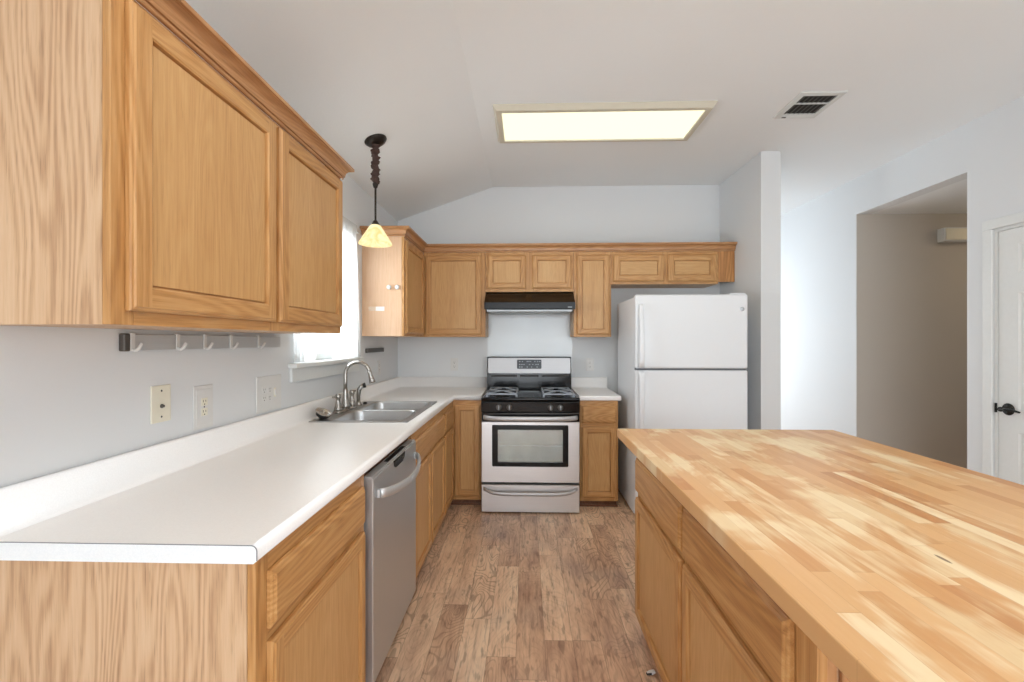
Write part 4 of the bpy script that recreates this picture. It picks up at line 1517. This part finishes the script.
def curtain(y0, y1, label, flare0, flare1, seed):
    rnd = random.Random(seed)
    nu, nz = 90, 26
    ph = [rnd.uniform(0, 6.28) for _ in range(4)]
    mb = MB()
    V = []
    for j in range(nz + 1):
        tz = j / nz
        z = 2.185 - tz * (2.185 - (WZ0 + 0.031))
        row = []
        for i in range(nu + 1):
            t = i / nu
            a, b = y0 + flare0 * tz, y1 + flare1 * tz
            y = a + (b - a) * t
            amp = 0.004 + 0.009 * tz
            x = XL + 0.028 + amp * math.sin(t * 2 * PI * 7 + ph[0] + tz * 0.8) + 0.35 * amp * math.sin(t * 2 * PI * 17 + ph[1])
            if tz < 0.05:
                x = XL + 0.028 + 0.009 + 0.002 * math.sin(t * 2 * PI * 22 + ph[2])
            row.append(mb.b.verts.new((x, y, z)))
        V.append(row)
    for j in range(nz):
        for i in range(nu):
            f = mb.b.faces.new((V[j][i], V[j][i + 1], V[j + 1][i + 1], V[j + 1][i]))
            f.smooth = True
    return tag(mb.build('sheer_curtain', M['curtain'], None, (XL + 0.028, (y0 + y1) / 2, WZ0 + 0.03)), label, 'curtain')


curtain(2.36, 2.72, 'white sheer curtain panel at the near side of the sink window', 0.0, -0.16, 3)
curtain(2.80, 3.22, 'white sheer curtain panel at the far side of the sink window', 0.06, 0.09, 5)

# ------------------------------------------------------------------ pendant lamp
PX, PY = -0.945, 2.83
zc = HLEFT + (PX - XL) * slope
nrm = Vector((slope, 0, -1)).normalized()
p = thing('pendant_lamp', 'amber glass pendant lamp with a brown fabric cord cover over the sink', 'lamp', (PX, PY, zc))
mb = MB().lathe([(0.070, 0.001), (0.070, 0.008), (0.062, 0.014), (0.058, 0.022), (0.040, 0.030), (0.012, 0.034)], (PX, PY, zc), nrm, 32)
mb.build('canopy', M['bronze'], p)
mb = MB()
prof = []
rnd = random.Random(11)
za, zb = zc - 0.028, zc - 0.275
N = 60
lp = []
for i in range(N + 1):
    t = i / N
    r = 0.023 + 0.004 * math.sin(t * 44) + 0.0025 * math.sin(t * 101 + 1)
    if i in (0, N):
        r = 0.012
    lp.append([(PX + (r + 0.003 * math.sin(3 * a + t * 40)) * math.cos(a) + 0.004 * math.sin(t * 21), PY + (r + 0.003 * math.sin(2 * a + t * 33)) * math.sin(a), za + (zb - za) * t + 0.004 * math.sin(a + t * 17)) for a in [2 * PI * k / 16 for k in range(16)]])
mb.loops(lp, 0, True, True, True, True)
mb.build('cord_cover', M['fabric'], p)
zs1, zs0 = 2.090, 1.966
mb = MB().lathe([(0.016, 0.0), (0.018, 0.010), (0.012, 0.03), (0.006, 0.034)], (PX, PY, zb + 0.004), (0, 0, -1), 16)
mb.tube([(PX, PY, zb - 0.02), (PX, PY, zs1 + 0.005)], 0.0065, 10)
mb.lathe([(0.008, 0.03), (0.016, 0.018), (0.028, 0.0), (0.027, -0.004)], (PX, PY, zs1), (0, 0, 1), 20)
mb.build('stem', M['bronze'], p)
mb = MB()
mb.lathe([(0.024, zs1 - zs0), (0.034, zs1 - zs0 - 0.008), (0.070, (zs1 - zs0) * 0.48), (0.100, 0.012), (0.103, 0.002), (0.101, 0.0), (0.097, 0.011), (0.067, (zs1 - zs0) * 0.48 - 0.004), (0.031, zs1 - zs0 - 0.014), (0.021, zs1 - zs0 - 0.006)], (PX, PY, zs0), (0, 0, 1), 36)
mb.build('lamp_shade', M['shade'], p)
mb = MB().lathe([(0.0, -0.03), (0.018, -0.024), (0.026, -0.005), (0.022, 0.018), (0.012, 0.036), (0.012, 0.055)], (PX, PY, zs0 + 0.055), (0, 0, 1), 18)
mb.build('bulb', M['bulb'], p)

# ------------------------------------------------------------------ ceiling fixture, register, hall lamp
X0, X1, Ya, Yb = -0.207, 1.180, 2.838, 3.343


def rect(x0, x1, y0, y1, z):
    return [(x0, y0, z), (x1, y0, z), (x1, y1, z), (x0, y1, z)]


def light_fixture(label, Ya, Yb, lens):
    cf = thing('ceiling_light', label, 'ceiling light', (0.485, (Ya + Yb) / 2, HC))
    mb = MB()
    mb.loops([rect(X0, X1, Ya, Yb, HC - 0.0005), rect(X0, X1, Ya, Yb, HC - 0.008), rect(X0 + 0.018, X1 - 0.018, Ya + 0.018, Yb - 0.018, HC - 0.034),
              rect(X0 + 0.050, X1 - 0.050, Ya + 0.046, Yb - 0.046, HC - 0.036), rect(X0 + 0.056, X1 - 0.056, Ya + 0.052, Yb - 0.052, HC - 0.024)], 0, False)
    mb.build('light_frame', M['almond'], cf)
    mb = MB().box(X0 + 0.054, X1 - 0.054, Ya + 0.050, Yb - 0.050, HC - 0.028, HC - 0.024)
    mb.build('light_lens', M[lens], cf)


light_fixture('rectangular fluorescent ceiling light with an almond frame, nearer the stove wall', Ya, Yb, 'lens')
light_fixture('added unseen fill light, framed like the ceiling light, above the near half of the aisle', 0.75, 1.255, 'lens_fill')  # added out of view to balance the light in the room

rg = thing('air_register', 'white ceiling air register with dark louvres right of the ceiling light', 'air vent', (1.77, 2.91, HC))
VX0, VX1, VY0, VY1 = 1.632, 1.905, 2.750, 3.070
mb = MB()
ix0, ix1, iy0, iy1 = VX0 + 0.035, VX1 - 0.035, VY0 + 0.035, VY1 - 0.060
for a in (rect(VX0, VX1, VY0, VY1, HC - 0.0005),):
    mb.loops([a, rect(VX0 + 0.004, VX1 - 0.004, VY0 + 0.004, VY1 - 0.004, HC - 0.008), rect(ix0, ix1, iy0, iy1, HC - 0.010), rect(ix0, ix1, iy0, iy1, HC - 0.001)], 0, False)
ymid = iy0 + (iy1 - iy0) * 0.42
mb.box(ix0, ix1, ymid - 0.005, ymid + 0.005, HC - 0.0095, HC - 0.002)
mb.build('register_frame', M['ventwhite'], rg)
mb = MB().box(ix0, ix1, iy0, iy1, HC - 0.0022, HC - 0.0008)
mb.build('duct_shade_sheet', M['duct'], rg)  # flat sheet; the shade inside the duct is put into its colour
for k in range(7):
    xx = ix0 + (ix1 - ix0) * (k + 0.5) / 7
    mb = MB()
    for y0, y1 in ((iy0, ymid - 0.005), (ymid + 0.005, iy1)):
        mb.prism([(xx - 0.007, HC - 0.0088), (xx - 0.0058, HC - 0.0092), (xx + 0.006, HC - 0.0032), (xx + 0.0048, HC - 0.0026)], 'Y', y0, y1)
    mb.build('louvre', plain('louvre_grey', (96, 96, 92), 0.6) if k == 0 else bpy.data.materials['louvre_grey'], rg)
mb = MB().box(VX0 + 0.05, VX0 + 0.075, VY1 - 0.028, VY1 - 0.018, HC - 0.0125, HC - 0.0085)
mb.build('damper_lever', M['strip'], rg)

# door chime in the hall, lit on the right by the hall lamp
ch = thing('door_chime', 'white door chime box high on the taupe hall wall', 'door chime', (3.88, OY1, 2.25))
mb = MB().box(3.71, 4.02, OY1 - 0.075, OY1 - 0.0046, 2.248, 2.368, 0, 0.004)
mb.build('chime_box', M['trim'], ch)
mb = MB().box(3.722, 4.008, OY1 - 0.083, OY1 - 0.0755, 2.258, 2.358, 0, 0.002)
mb.build('chime_cover', M['ivory'], ch)

hl = thing('ceiling_lamp', 'round glass ceiling lamp inside the hall', 'lamp', (4.65, 3.65, OZ))
mb = MB().lathe([(0.15, 0.001), (0.15, 0.02), (0.14, 0.03)], (4.65, 3.65, OZ), (0, 0, -1), 32)
mb.build('lamp_base', M['bronze'], hl)
mb = MB().lathe([(0.138, 0.0305), (0.125, 0.07), (0.08, 0.10), (0.0, 0.112)], (4.65, 3.65, OZ), (0, 0, -1), 32)
mb.build('lamp_globe', M['hallbulb'], hl)

for o in bpy.data.objects:
    if '_o' in o:
        del o['_o']
